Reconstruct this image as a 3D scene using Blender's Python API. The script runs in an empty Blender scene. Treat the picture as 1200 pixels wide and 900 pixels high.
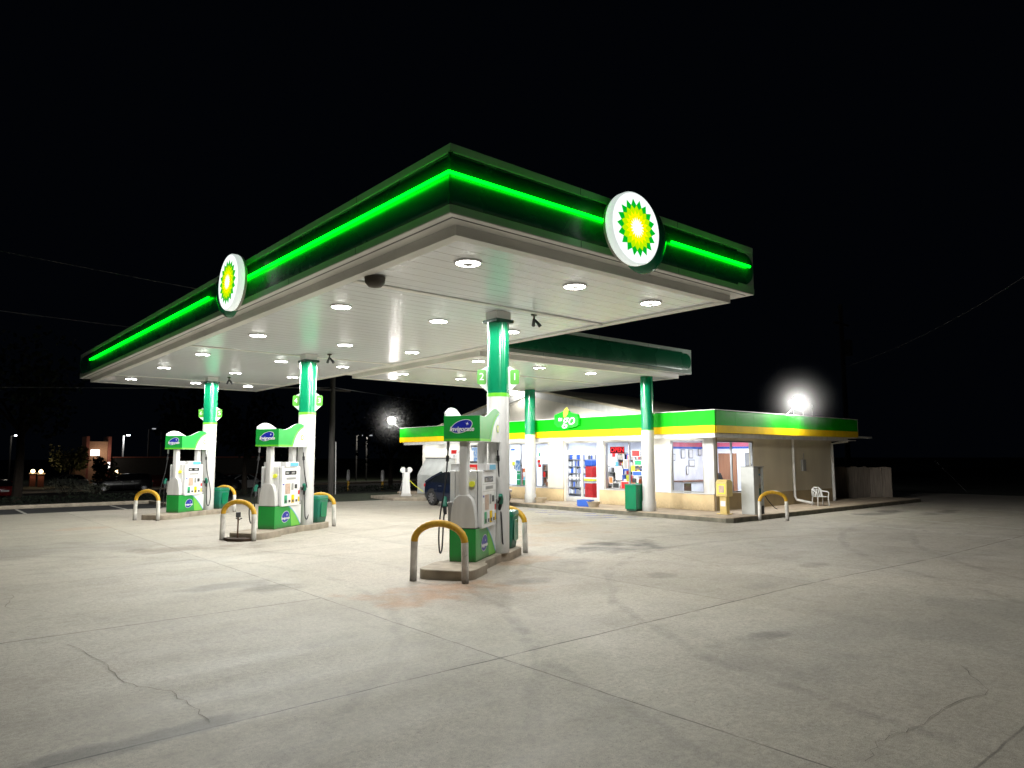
import bpy, bmesh, math, random
from mathutils import Vector, Matrix, Euler
random.seed(7)
PI = math.pi
S = bpy.context.scene
C = S.collection

# ------------------------------------------------------------------ materials
M = {}
def mat(name, col, rough=.6, metal=0., var=.12, scale=3., bump=0., bscale=60., emit=None, es=1., spec=.5, alpha=None, streak=None):
    m = bpy.data.materials.new(name); m.use_nodes = True
    nt = m.node_tree; N = nt.nodes; L = nt.links
    b = N['Principled BSDF']
    b.inputs['Roughness'].default_value = rough
    b.inputs['Metallic'].default_value = metal
    b.inputs['Specular IOR Level'].default_value = spec
    tc = N.new('ShaderNodeTexCoord')
    if var > 0:
        mp = N.new('ShaderNodeMapping'); L.new(tc.outputs['Object'], mp.inputs[0])
        if streak: mp.inputs['Scale'].default_value = streak
        n = N.new('ShaderNodeTexNoise'); n.inputs['Scale'].default_value = scale; n.inputs['Detail'].default_value = 6
        L.new(mp.outputs[0], n.inputs['Vector'])
        r = N.new('ShaderNodeMapRange'); r.inputs[1].default_value = .3; r.inputs[2].default_value = .7
        r.inputs[3].default_value = 1 - var; r.inputs[4].default_value = 1 + var * .6
        L.new(n.outputs[0], r.inputs[0])
        v = N.new('ShaderNodeVectorMath'); v.operation = 'SCALE'; v.inputs[0].default_value = col[:3]
        L.new(r.outputs[0], v.inputs['Scale']); L.new(v.outputs[0], b.inputs['Base Color'])
        if emit is None:
            rr = N.new('ShaderNodeMapRange'); rr.inputs[3].default_value = max(.02, rough - .08); rr.inputs[4].default_value = min(1, rough + .1)
            L.new(n.outputs[0], rr.inputs[0]); L.new(rr.outputs[0], b.inputs['Roughness'])
    else:
        b.inputs['Base Color'].default_value = (*col[:3], 1)
    if emit is not None:
        b.inputs['Emission Color'].default_value = (*emit[:3], 1); b.inputs['Emission Strength'].default_value = es
    if bump:
        n2 = N.new('ShaderNodeTexNoise'); n2.inputs['Scale'].default_value = bscale; n2.inputs['Detail'].default_value = 4
        L.new(tc.outputs['Object'], n2.inputs['Vector'])
        bp = N.new('ShaderNodeBump'); bp.inputs['Strength'].default_value = bump; bp.inputs['Distance'].default_value = .01
        L.new(n2.outputs[0], bp.inputs['Height']); L.new(bp.outputs[0], b.inputs['Normal'])
    if alpha: b.inputs['Alpha'].default_value = alpha
    M[name] = m
    return m

mat('white_paint', (.62, .62, .60), .38, var=.14, scale=2.5, streak=(3, 3, .6))
mat('white_gloss', (.78, .79, .78), .22, var=.06)
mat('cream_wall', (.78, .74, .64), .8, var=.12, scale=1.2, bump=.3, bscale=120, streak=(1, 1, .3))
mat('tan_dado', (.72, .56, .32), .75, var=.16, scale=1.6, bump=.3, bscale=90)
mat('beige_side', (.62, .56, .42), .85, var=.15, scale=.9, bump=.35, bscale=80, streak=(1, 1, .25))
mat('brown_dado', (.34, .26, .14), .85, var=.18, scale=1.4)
mat('gutter_white', (.78, .78, .75), .5, var=.14, scale=2, streak=(.4, .4, 2))
mat('trim_grey', (.42, .52, .45), .35, var=.12, scale=1.2, metal=.1)
mat('fascia_green', (.003, .11, .045), .26, var=.22, scale=.9, spec=.6)
mat('column_green', (.003, .20, .085), .2, var=.10, scale=3)
mat('collar_green', (.004, .06, .035), .4, var=.1)
mat('lime', (.14, .58, .03), .35, var=.06)
mat('flag_green', (.07, .34, .02), .4, var=.04)
mat('pump_green', (.012, .30, .045), .3, var=.08)
mat('pump_light_green', (.16, .52, .06), .32, var=.08)
mat('bp_yellow', (.75, .78, .05), .4, var=.05)
mat('logo_blue', (.01, .02, .33), .35, var=.12)
mat('sky_blue', (.10, .40, .62), .4, var=.08)
mat('yellow_band', (.85, .56, .004), .6, var=.12, spec=.15)
mat('yellow_paint', (.62, .35, .02), .5, var=.28, scale=9, bump=.25, bscale=120)
mat('bollard_white', (.70, .68, .63), .5, var=.28, scale=7, bump=.25, bscale=90)
mat('bar_black', (.02, .02, .02), .6, var=.3)
mat('store_green', (.002, .40, .003), .6, var=.12, spec=.15)
mat('bin_green', (.004, .16, .10), .42, var=.18, scale=4, bump=.2)
mat('black_rubber', (.012, .012, .013), .5, var=.2)
mat('dark_plastic', (.03, .03, .032), .4, var=.15)
mat('grey_plastic', (.28, .28, .27), .45, var=.1)
mat('screen_dark', (.008, .010, .012), .12, var=.05)
mat('screen_tan', (.50, .36, .28), .4, var=.25, scale=14)
mat('steel', (.5, .5, .5), .3, metal=.9, var=.1)
mat('rust_brown', (.10, .05, .025), .85, var=.4, scale=20)
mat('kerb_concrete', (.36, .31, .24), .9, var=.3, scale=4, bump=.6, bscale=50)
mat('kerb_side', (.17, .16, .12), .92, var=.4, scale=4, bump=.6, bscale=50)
mat('walk_concrete', (.46, .37, .27), .9, var=.25, scale=2.2, bump=.4, bscale=40)
mat('asphalt', (.030, .030, .030), .9, var=.3, scale=3, bump=.5, bscale=90)
mat('grass', (.020, .030, .010), 1., var=.5, scale=2.5, bump=1., bscale=30)
mat('hedge', (.010, .018, .008), .9, var=.5, scale=8)
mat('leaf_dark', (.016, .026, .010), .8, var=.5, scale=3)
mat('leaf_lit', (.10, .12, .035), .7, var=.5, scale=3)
mat('leaf_green', (.045, .075, .015), .7, var=.5, scale=3)
mat('blossom', (.28, .30, .22), .8, var=.5, scale=3)
mat('bark', (.035, .026, .018), .95, var=.4, scale=6, bump=.8, bscale=25)
mat('fence_wood', (.24, .20, .16), .9, var=.35, scale=5, bump=.6, bscale=30, streak=(6, 3, .3))
mat('drum_white', (.8, .82, .82), .3, var=0, emit=(.9, 1, .95), es=.65)
mat('sign_green', (.002, .5, .01), .3, var=0, emit=(0, .8, .02), es=.08)
mat('pole_wood', (.035, .032, .028), .9, var=.35, scale=6, bump=.6, bscale=30, streak=(3, 3, .3))
mat('wire', (.2, .2, .2), .6, var=0)
mat('brick_red', (.20, .06, .04), .85, var=.3, scale=6, bump=.4)
mat('brick_tan', (.30, .17, .10), .85, var=.2, scale=5)
mat('dark_wall', (.02, .019, .018), .9, var=.3)
mat('car_blue', (.010, .016, .036), .16, metal=.35, var=.08, spec=.7)
mat('car_white', (.5, .5, .5), .25, var=.06)
mat('car_dark', (.012, .012, .014), .2, var=.06)
mat('car_red', (.16, .01, .01), .25, var=.06)
mat('car_glass', (.008, .010, .012), .06, var=0, spec=.8)
mat('tyre', (.012, .012, .012), .8, var=.2, bump=.3)
mat('rim', (.38, .38, .40), .3, metal=.8, var=.1)
mat('chair_white', (.72, .72, .70), .4, var=.06)
mat('news_yellow', (.62, .47, .16), .45, var=.16, scale=4)
mat('machine_grey', (.50, .52, .50), .45, var=.12, scale=3)
mat('paper', (.75, .75, .75), .7, var=.08, scale=12)
mat('blue_plastic', (.03, .12, .55), .4, var=.1)
mat('clay', (.45, .38, .28), .8, var=.2, scale=9)
mat('door_brown', (.36, .17, .09), .5, var=.15, scale=3, streak=(4, 4, .4))
mat('pink_stripe', (.75, .16, .25), .4, var=.1)
mat('red_plastic', (.55, .02, .02), .35, var=.2, scale=10)
mat('green_plastic', (.02, .35, .15), .35, var=.25, scale=12)
mat('orange_plastic', (.75, .18, .05), .4, var=.2, scale=9)
mat('shop_white', (.82, .84, .90), .6, var=.08)
mat('shop_floor', (.45, .45, .46), .3, var=.12)
mat('counter_wood', (.22, .10, .06), .4, var=.25, scale=8)
mat('camera_brown', (.05, .04, .03), .5, var=.2)
mat('soil', (.05, .03, .018), 1., var=.5, scale=12, bump=1., bscale=40)

def grime(name, zlo, zhi, amt, col=(.06, .05, .035), spots=.0):
    m = M[name]; nt = m.node_tree; N = nt.nodes; L = nt.links; b = N['Principled BSDF']
    src = b.inputs['Base Color'].links[0].from_socket
    tc = N.new('ShaderNodeTexCoord'); sp = N.new('ShaderNodeSeparateXYZ'); L.new(tc.outputs['Object'], sp.inputs[0])
    n = N.new('ShaderNodeTexNoise'); n.inputs['Scale'].default_value = 14; n.inputs['Detail'].default_value = 8; L.new(tc.outputs['Object'], n.inputs['Vector'])
    r = N.new('ShaderNodeMapRange'); r.inputs[1].default_value = zhi; r.inputs[2].default_value = zlo; r.inputs[3].default_value = 0; r.inputs[4].default_value = 1; L.new(sp.outputs['Z'], r.inputs[0])
    a = N.new('ShaderNodeMath'); a.operation = 'MULTIPLY'; L.new(r.outputs[0], a.inputs[0]); L.new(n.outputs[0], a.inputs[1])
    k = N.new('ShaderNodeMath'); k.operation = 'MULTIPLY'; k.inputs[1].default_value = amt * 1.8; k.use_clamp = True; L.new(a.outputs[0], k.inputs[0])
    q = N.new('ShaderNodeTexNoise'); q.inputs['Scale'].default_value = 9; q.inputs['Detail'].default_value = 9; q.inputs['Roughness'].default_value = .8; L.new(tc.outputs['Object'], q.inputs['Vector'])
    s_ = N.new('ShaderNodeMapRange'); s_.inputs[1].default_value = .60; s_.inputs[2].default_value = .66; s_.inputs[4].default_value = spots; L.new(q.outputs[0], s_.inputs[0])
    mx_ = N.new('ShaderNodeMath'); mx_.operation = 'MAXIMUM'; L.new(k.outputs[0], mx_.inputs[0]); L.new(s_.outputs[0], mx_.inputs[1])
    mx = N.new('ShaderNodeMix'); mx.data_type = 'RGBA'; L.new(mx_.outputs[0], mx.inputs['Factor']); L.new(src, mx.inputs['A']); mx.inputs['B'].default_value = (*col, 1); L.new(mx.outputs['Result'], b.inputs['Base Color'])
grime('bollard_white', .0, .22, .9, spots=.75); grime('yellow_paint', .55, .62, .2, (.10, .06, .03), spots=.5); grime('pump_green', .0, .12, .6); grime('white_paint', .0, .18, .45, (.14, .12, .09), spots=.12)
grime('bin_green', .0, .2, .6, spots=.25); grime('tan_dado', .0, .35, .5, (.2, .15, .09), spots=.15); grime('cream_wall', 0, .5, .15, (.3, .26, .18), spots=.10); grime('kerb_concrete', -.2, .10, .8, (.10, .085, .06), spots=.4)

def emis(name, col, s, other=None, scale=8):
    m = bpy.data.materials.new(name); m.use_nodes = True
    nt = m.node_tree; N = nt.nodes; L = nt.links
    N.remove(N['Principled BSDF'])
    e = N.new('ShaderNodeEmission'); e.inputs[0].default_value = (*col, 1); e.inputs[1].default_value = s
    if other is not None:
        tc = N.new('ShaderNodeTexCoord'); n = N.new('ShaderNodeTexNoise'); n.inputs['Scale'].default_value = scale
        L.new(tc.outputs['Object'], n.inputs['Vector'])
        mx = N.new('ShaderNodeMix'); mx.data_type = 'RGBA'; mx.inputs['A'].default_value = (*col, 1); mx.inputs['B'].default_value = (*other, 1)
        r = N.new('ShaderNodeMapRange'); r.inputs[1].default_value = .4; r.inputs[2].default_value = .6
        L.new(n.outputs[0], r.inputs[0]); L.new(r.outputs[0], mx.inputs['Factor']); L.new(mx.outputs['Result'], e.inputs[0])
    L.new(e.outputs[0], N['Material Output'].inputs[0])
    M[name] = m
    return m
emis('lamp_lens', (1, .99, .93), 30)
emis('flood_lens', (1, .98, .92), 60)
emis('tube', (.95, .98, 1), 9)
emis('shop_tube', (.93, .96, 1), 7)
emis('led_green', (.0, 1, .006), 10)
emis('logo_white', (.93, 1, .97), 1.15)
emis('logo_green', (.0, .50, .02), 1.0)
emis('logo_lime', (.52, .88, .0), 1.0)
emis('logo_yellow', (1, .92, .0), 1.05)
emis('logo_core', (1, 1, .93), 1.2)
emis('open_red', (1, .03, .04), 1.6)
emis('sign_white', (1, .97, .92), 2.5)
emis('warm_lamp', (1, .72, .38), 9)
emis('white_lamp', (.92, .95, 1), 9)
emis('dim_lamp', (.92, .95, 1), .45)
emis('tail_red', (1, .03, .05), 1.0)
emis('screen_blue', (.15, .35, .75), .8, (.6, .75, .9), 9)

def glass_mat():
    m = bpy.data.materials.new('window_glass'); m.use_nodes = True
    nt = m.node_tree; N = nt.nodes; L = nt.links
    N.remove(N['Principled BSDF'])
    t = N.new('ShaderNodeBsdfTransparent'); t.inputs[0].default_value = (.90, .93, .97, 1)
    g = N.new('ShaderNodeBsdfGlossy'); g.inputs['Roughness'].default_value = .03; g.inputs[0].default_value = (.9, .9, .9, 1)
    lw = N.new('ShaderNodeLayerWeight'); lw.inputs[0].default_value = .5
    pw = N.new('ShaderNodeMath'); pw.operation = 'POWER'; pw.inputs[1].default_value = 5; L.new(lw.outputs['Facing'], pw.inputs[0])
    f = N.new('ShaderNodeMath'); f.operation = 'MULTIPLY_ADD'; f.inputs[1].default_value = .8; f.inputs[2].default_value = .045; L.new(pw.outputs[0], f.inputs[0])
    mx = N.new('ShaderNodeMixShader')
    L.new(f.outputs[0], mx.inputs[0]); L.new(t.outputs[0], mx.inputs[1]); L.new(g.outputs[0], mx.inputs[2])
    L.new(mx.outputs[0], N['Material Output'].inputs[0]); M['window_glass'] = m
glass_mat()

def deck_mat():
    # ribbed metal ceiling panels: planks run along x, satin white, wavy reflection
    m = bpy.data.materials.new('deck_panel'); m.use_nodes = True
    nt = m.node_tree; N = nt.nodes; L = nt.links; b = N['Principled BSDF']
    tc = N.new('ShaderNodeTexCoord'); sp = N.new('ShaderNodeSeparateXYZ'); L.new(tc.outputs['Object'], sp.inputs[0])
    def mth(op, a, bb=None):
        n = N.new('ShaderNodeMath'); n.operation = op
        for i, v in enumerate((a, bb)):
            if v is None: continue
            if isinstance(v, (int, float)): n.inputs[i].default_value = v
            else: L.new(v, n.inputs[i])
        return n.outputs[0]
    fr = mth('FRACT', mth('MULTIPLY', sp.outputs['Y'], 1 / .305))
    d = mth('ABSOLUTE', mth('SUBTRACT', fr, .5))
    groove = mth('GREATER_THAN', d, .465)
    n1 = N.new('ShaderNodeTexNoise'); n1.inputs['Scale'].default_value = .5; n1.inputs['Detail'].default_value = 5
    L.new(tc.outputs['Object'], n1.inputs['Vector'])
    r = N.new('ShaderNodeMapRange'); r.inputs[3].default_value = .86; r.inputs[4].default_value = 1.06; L.new(n1.outputs[0], r.inputs[0])
    k = mth('MULTIPLY', r.outputs[0], mth('SUBTRACT', 1, mth('MULTIPLY', groove, .45)))
    v = N.new('ShaderNodeVectorMath'); v.operation = 'SCALE'; v.inputs[0].default_value = (.88, .92, .97); L.new(k, v.inputs['Scale'])
    L.new(v.outputs[0], b.inputs['Base Color'])
    b.inputs['Roughness'].default_value = .24
    mp = N.new('ShaderNodeMapping'); mp.inputs['Scale'].default_value = (1.6, 9, 1); L.new(tc.outputs['Object'], mp.inputs[0])
    n2 = N.new('ShaderNodeTexNoise'); n2.inputs['Scale'].default_value = 1.7; n2.inputs['Detail'].default_value = 3; L.new(mp.outputs[0], n2.inputs['Vector'])
    h = mth('SUBTRACT', mth('MULTIPLY', n2.outputs[0], .55), mth('MULTIPLY', groove, .5))
    bp = N.new('ShaderNodeBump'); bp.inputs['Strength'].default_value = .8; bp.inputs['Distance'].default_value = .02
    L.new(h, bp.inputs['Height']); L.new(bp.outputs[0], b.inputs['Normal'])
    M['deck_panel'] = m
deck_mat()

def ground_mat():
    m = bpy.data.materials.new('lot_concrete'); m.use_nodes = True
    nt = m.node_tree; N = nt.nodes; L = nt.links; b = N['Principled BSDF']
    tc = N.new('ShaderNodeTexCoord'); P = tc.outputs['Object']
    def noise(scale, detail=6, vec=P, rough=.6, sc=None):
        if sc:
            mp = N.new('ShaderNodeMapping'); mp.inputs['Scale'].default_value = sc[:3]
            if len(sc) > 3: mp.inputs['Rotation'].default_value = (0, 0, sc[3])
            L.new(vec, mp.inputs[0]); vec = mp.outputs[0]
        n = N.new('ShaderNodeTexNoise'); n.inputs['Scale'].default_value = scale; n.inputs['Detail'].default_value = detail
        n.inputs['Roughness'].default_value = rough; L.new(vec, n.inputs['Vector']); return n.outputs[0]
    def rng(x, a, bb, c, d):
        r = N.new('ShaderNodeMapRange'); r.inputs[1].default_value = a; r.inputs[2].default_value = bb; r.inputs[3].default_value = c; r.inputs[4].default_value = d
        L.new(x, r.inputs[0]); return r.outputs[0]
    def mth(op, a, bb=None, clamp=False):
        n = N.new('ShaderNodeMath'); n.operation = op; n.use_clamp = clamp
        for i, v in enumerate((a, bb)):
            if v is None: continue
            if isinstance(v, (int, float)): n.inputs[i].default_value = v
            else: L.new(v, n.inputs[i])
        return n.outputs[0]
    def mix(f, a, c):
        mx = N.new('ShaderNodeMix'); mx.data_type = 'RGBA'
        L.new(f, mx.inputs['Factor'])
        for k, v in (('A', a), ('B', c)):
            if isinstance(v, tuple): mx.inputs[k].default_value = (*v, 1)
            else: L.new(v, mx.inputs[k])
        return mx.outputs['Result']
    big = noise(.16, 8); mid = noise(.9, 8); fine = noise(22, 6, rough=.8); grit = noise(130, 3, rough=.8)
    sweep = noise(.55, 7, sc=(.28, 2.1, 1, .45), rough=.65); sweep2 = noise(1.1, 6, sc=(1.8, .25, 1, -.3), rough=.6)
    col = mix(rng(big, .35, .65, 0, 1), (.405, .362, .298), (.485, .447, .385))
    col = mix(rng(mid, .45, .68, 0, .45), col, (.30, .275, .235))
    col = mix(rng(sweep, .55, .75, 0, .16), col, (.5, .48, .42))
    col = mix(rng(sweep2, .55, .75, 0, .16), col, (.24, .22, .19))
    blot = noise(5.5, 9, rough=.75); col = mix(rng(blot, .52, .66, 0, .38), col, (.22, .20, .165)); col = mix(rng(blot, .46, .34, 0, .3), col, (.52, .48, .42)); spk = noise(38, 3, rough=.5); col = mix(rng(spk, .66, .72, 0, .6), col, (.10, .09, .075))
    X0_ = N.new('ShaderNodeSeparateXYZ'); L.new(P, X0_.inputs[0])
    tone = None      # every slab its own tone
    for comp, pos, amt in ((0, 4.42, .05), (1, 5.33, -.07), (0, 8.4, -.06), (1, 9.1, .05), (0, 10.6, .05), (1, 12.9, .04), (0, .3, -.05), (0, 12.6, -.05), (1, 1.6, .06), (0, 16.7, .05), (1, 16.7, -.05)):
        st = mth('MULTIPLY', mth('GREATER_THAN', X0_.outputs[comp], pos), amt); tone = st if tone is None else mth('ADD', tone, st)
    vt = N.new('ShaderNodeVectorMath'); vt.operation = 'SCALE'; L.new(col, vt.inputs[0]); L.new(mth('ADD', tone, 1.0), vt.inputs['Scale']); col = vt.outputs[0]
    # faint curved tyre tracks
    tn = noise(2.4, 8, rough=.7)
    for (cx, cy, rad, w, s_) in ((14., 1., 8.6, .11, .34), (14., 1., 10.1, .11, .30), (-2., 10.5, 7.2, .10, .26), (-2., 10.5, 8.6, .10, .26), (3., 33., 17.5, .12, .26), (3., 33., 19., .12, .24), (24., -6., 14., .12, .28), (24., -6., 15.5, .12, .25)):
        dx = mth('SUBTRACT', X0_.outputs[0], cx); dy = mth('SUBTRACT', X0_.outputs[1], cy)
        d = mth('SQRT', mth('ADD', mth('MULTIPLY', dx, dx), mth('MULTIPLY', dy, dy)))
        d = mth('ABSOLUTE', mth('SUBTRACT', mth('ADD', d, mth('MULTIPLY', mth('SUBTRACT', mid, .5), .5)), rad))
        f = mth('MULTIPLY', mth('MULTIPLY', rng(d, w, w * .4, 0, s_), rng(tn, .38, .6, 0, 1)), 1.0, True)
        col = mix(f, col, (.13, .12, .105))
    # stains: x, y, radius, colour, strength, squash
    sp = N.new('ShaderNodeSeparateXYZ'); L.new(P, sp.inputs[0])
    for (cx, cy, rx, ry, c, s) in [
        (11.6, 9.9, 1.3, .8, (.07, .07, .07), .7), (7.3, 8.3, .5, .3, (.10, .09, .08), .55), (6.3, 15.4, .7, .4, (.13, .11, .09), .5), (9.2, 9.2, .5, .35, (.12, .11, .1), .5), (9.3, 7.2, .25, .2, (.15, .14, .12), .4), (3.4, 6.9, .3, .16, (.16, .15, .13), .35), (7.1, 4.1, .22, .15, (.12, .11, .1), .5), (12.5, 6.3, .4, .2, (.16, .15, .13), .4), (12.4, 10.6, .8, .6, (.07, .065, .06), .6), (5.7, 8.45, 1.2, .6, (.36, .19, .09), .7), (8.9, 10.0, .9, .4, (.36, .22, .12), .5), (6.4, 7.9, .8, .3, (.36, .24, .15), .5),
        (4.3, 10.3, .55, .35, (.08, .075, .065), .6), (3.9, 10.9, .8, .3, (.09, .085, .075), .5), (3.6, 22.2, 1.0, .5, (.38, .24, .15), .4), (4.9, 15.9, 1.0, .6, (.16, .12, .085), .6),
        (26.2, 10.7, 1.4, .5, (.05, .05, .05), .65), (27.5, 9.4, 1.6, .35, (.05, .05, .05), .55), (13.5, 14.5, 2.6, 1.6, (.36, .26, .17), .45), (10.8, 12.2, 2., 1., (.36, .25, .16), .4),
        (2.5, 17.5, 2.5, 1.2, (.17, .15, .13), .4), (10.6, 5.5, .35, .22, (.4, .39, .36), .6), (9.7, 5.7, .5, .2, (.17, .16, .14), .35), (8.6, 3.2, 3., 1.2, (.17, .165, .15), .35), (16.5, 16.5, 2., 1.2, (.09, .09, .09), .35),
        (1.1, 5.4, 1.0, .14, (.08, .08, .075), .6)]:
        dx = mth('DIVIDE', mth('SUBTRACT', sp.outputs[0], cx), rx); dy = mth('DIVIDE', mth('SUBTRACT', sp.outputs[1], cy), ry)
        d2 = mth('ADD', mth('MULTIPLY', dx, dx), mth('MULTIPLY', dy, dy))
        d2 = mth('ADD', d2, mth('MULTIPLY', mth('SUBTRACT', mid, .5), 9.))
        f = mth('MULTIPLY', rng(d2, 1.3, -.2, 0, 1), s, True)
        col = mix(f, col, c)
    # sealed joints between the slabs, slightly wandering
    wob = mth('MULTIPLY', mth('SUBTRACT', noise(1.3, 4), .5), .05)
    def line(comp, pos, w, lo=None, hi=None, other=None, s=.8):
        nonlocal col
        d = mth('ABSOLUTE', mth('SUBTRACT', mth('ADD', comp, wob), pos))
        f = rng(d, w, w * .35, 0, s)
        if lo is not None: f = mth('MULTIPLY', f, mth('GREATER_THAN', other, lo))
        if hi is not None: f = mth('MULTIPLY', f, mth('LESS_THAN', other, hi))
        f = mth('MULTIPLY', f, rng(noise(2.2, 4), .30, .55, .25, 1))
        col = mix(f, col, (.035, .032, .028))
    X, Y = sp.outputs[0], sp.outputs[1]
    line(Y, 5.33, .014, s=.95); line(Y, 9.1, .016, hi=4.4, other=X); line(X, 4.42, .012, s=.7)
    line(Y, 1.6, .014, s=.5); line(X, 8.4, .013, lo=5.33, other=Y, s=.6); line(X, 10.6, .013, lo=5.33, other=Y, s=.45); line(Y, 12.9, .014, s=.5); line(X, .3, .013, s=.5)
    line(Y, 16.7, .016, s=.5); line(X, 12.6, .013, s=.5); line(Y, 20.5, .018, s=.5); line(X, 16.7, .013, s=.5); line(X, -3.6, .013, s=.5)
    k = mth('MULTIPLY', rng(fine, .36, .64, .74, 1.22), rng(grit, .34, .66, .62, 1.30))
    v = N.new('ShaderNodeVectorMath'); v.operation = 'SCALE'; L.new(col, v.inputs[0]); L.new(k, v.inputs['Scale'])
    L.new(v.outputs[0], b.inputs['Base Color'])
    L.new(rng(sweep, .4, .7, .74, .62), b.inputs['Roughness'])
    b.inputs['Specular IOR Level'].default_value = .3
    bp = N.new('ShaderNodeBump'); bp.inputs['Strength'].default_value = .35; bp.inputs['Distance'].default_value = .006
    h = mth('ADD', fine, mth('MULTIPLY', grit, .5)); L.new(h, bp.inputs['Height']); L.new(bp.outputs[0], b.inputs['Normal'])
    M['lot_concrete'] = m
ground_mat()

def worn_paint(name, col, thr=.5):
    m = bpy.data.materials.new(name); m.use_nodes = True
    nt = m.node_tree; N = nt.nodes; L = nt.links; b = N['Principled BSDF']
    b.inputs['Base Color'].default_value = (*col, 1); b.inputs['Roughness'].default_value = .8
    tc = N.new('ShaderNodeTexCoord'); n = N.new('ShaderNodeTexNoise'); n.inputs['Scale'].default_value = 3.2; n.inputs['Detail'].default_value = 9; n.inputs['Roughness'].default_value = .7
    L.new(tc.outputs['Object'], n.inputs['Vector'])
    r = N.new('ShaderNodeMapRange'); r.inputs[1].default_value = thr - .14; r.inputs[2].default_value = thr + .14; r.inputs[4].default_value = .85
    L.new(n.outputs[0], r.inputs[0]); L.new(r.outputs[0], b.inputs['Alpha']); M[name] = m
worn_paint('worn_white', (.62, .60, .54), .36)
worn_paint('worn_blue', (.14, .20, .55), .50)

# ------------------------------------------------------------------ mesh helpers
class MB:
    def __init__(s): s.v = []; s.f = []; s.m = []
    def add(s, vs, fs, mi=0):
        o = len(s.v); s.v += [tuple(x) for x in vs]
        for f in fs: s.f.append([o + i for i in f]); s.m.append(mi)
    def box(s, x0, y0, z0, x1, y1, z1, mi=0):
        x0, x1 = sorted((x0, x1)); y0, y1 = sorted((y0, y1)); z0, z1 = sorted((z0, z1))
        s.add([(x0, y0, z0), (x1, y0, z0), (x1, y1, z0), (x0, y1, z0), (x0, y0, z1), (x1, y0, z1), (x1, y1, z1), (x0, y1, z1)],
              [(3, 2, 1, 0), (4, 5, 6, 7), (0, 1, 5, 4), (1, 2, 6, 5), (2, 3, 7, 6), (3, 0, 4, 7)], mi)
        return s
    def prism(s, poly, lo, hi, axis='z', mi=0):
        # poly in the two other axes (x,y for z; x,z for y; y,z for x)
        def P(a, b, t): return {'z': (a, b, t), 'y': (a, t, b), 'x': (t, a, b)}[axis]
        n = len(poly)
        vs = [P(a, b, lo) for a, b in poly] + [P(a, b, hi) for a, b in poly]
        fs = [list(range(n))[::-1], list(range(n, 2 * n))] + [(i, (i + 1) % n, n + (i + 1) % n, n + i) for i in range(n)]
        s.add(vs, fs, mi); return s
    def flat(s, poly, t, axis='y', mi=0):
        def P(a, b, t): return {'z': (a, b, t), 'y': (a, t, b), 'x': (t, a, b)}[axis]
        s.add([P(a, b, t) for a, b in poly], [list(range(len(poly)))], mi); return s
    def tube(s, pts, r, n=10, mi=0, cap=True):
        pts = [Vector(p) for p in pts]; rs = r if isinstance(r, (list, tuple)) else [r] * len(pts)
        o = len(s.v); prev = None
        for i, p in enumerate(pts):
            t = (pts[min(i + 1, len(pts) - 1)] - pts[max(i - 1, 0)]).normalized()
            if prev is None:
                a = Vector((0, 0, 1)) if abs(t.z) < .9 else Vector((1, 0, 0)); u = t.cross(a).normalized()
            else: u = (prev - t * prev.dot(t)).normalized()
            prev = u; w = t.cross(u)
            for k in range(n):
                q = p + (u * math.cos(2 * PI * k / n) + w * math.sin(2 * PI * k / n)) * rs[i]; s.v.append(tuple(q))
        for i in range(len(pts) - 1):
            for k in range(n):
                s.f.append([o + i * n + k, o + i * n + (k + 1) % n, o + (i + 1) * n + (k + 1) % n, o + (i + 1) * n + k]); s.m.append(mi)
        if cap:
            s.f.append([o + k for k in range(n)][::-1]); s.m.append(mi)
            s.f.append([o + (len(pts) - 1) * n + k for k in range(n)]); s.m.append(mi)
        return s
    def lathe(s, prof, n=24, mi=0, c=(0, 0, 0), axis='z'):
        o = len(s.v)
        for r, z in prof:
            for k in range(n):
                a, b = r * math.cos(2 * PI * k / n), r * math.sin(2 * PI * k / n)
                q = {'z': (a, b, z), 'y': (a, z, b), 'x': (z, a, b)}[axis]
                s.v.append((c[0] + q[0], c[1] + q[1], c[2] + q[2]))
        for i in range(len(prof) - 1):
            for k in range(n):
                s.f.append([o + i * n + k, o + i * n + (k + 1) % n, o + (i + 1) * n + (k + 1) % n, o + (i + 1) * n + k]); s.m.append(mi)
        s.f.append([o + k for k in range(n)][::-1]); s.m.append(mi)
        s.f.append([o + (len(prof) - 1) * n + k for k in range(n)]); s.m.append(mi)
        return s
    def build(s, name, mats, parent=None, loc=None, rz=0, smooth=False, bevel=0, seg=2):
        me = bpy.data.meshes.new(name); me.from_pydata(s.v, [], s.f)
        if not isinstance(mats, (list, tuple)): mats = [mats]
        for k in mats: me.materials.append(M[k])
        for p, i in zip(me.polygons, s.m): p.material_index = i
        bm = bmesh.new(); bm.from_mesh(me); bmesh.ops.recalc_face_normals(bm, faces=bm.faces); bm.to_mesh(me); bm.free()
        if smooth:
            for p in me.polygons: p.use_smooth = True
            me.set_sharp_from_angle(angle=math.radians(40))
        o = bpy.data.objects.new(name, me); C.objects.link(o)
        if parent: o.parent = parent
        if loc: o.location = loc
        if rz: o.rotation_euler.z = rz
        if bevel:
            b = o.modifiers.new('bevel', 'BEVEL'); b.width = bevel; b.segments = seg; b.limit_method = 'ANGLE'; b.angle_limit = math.radians(40)
        return o

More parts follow.
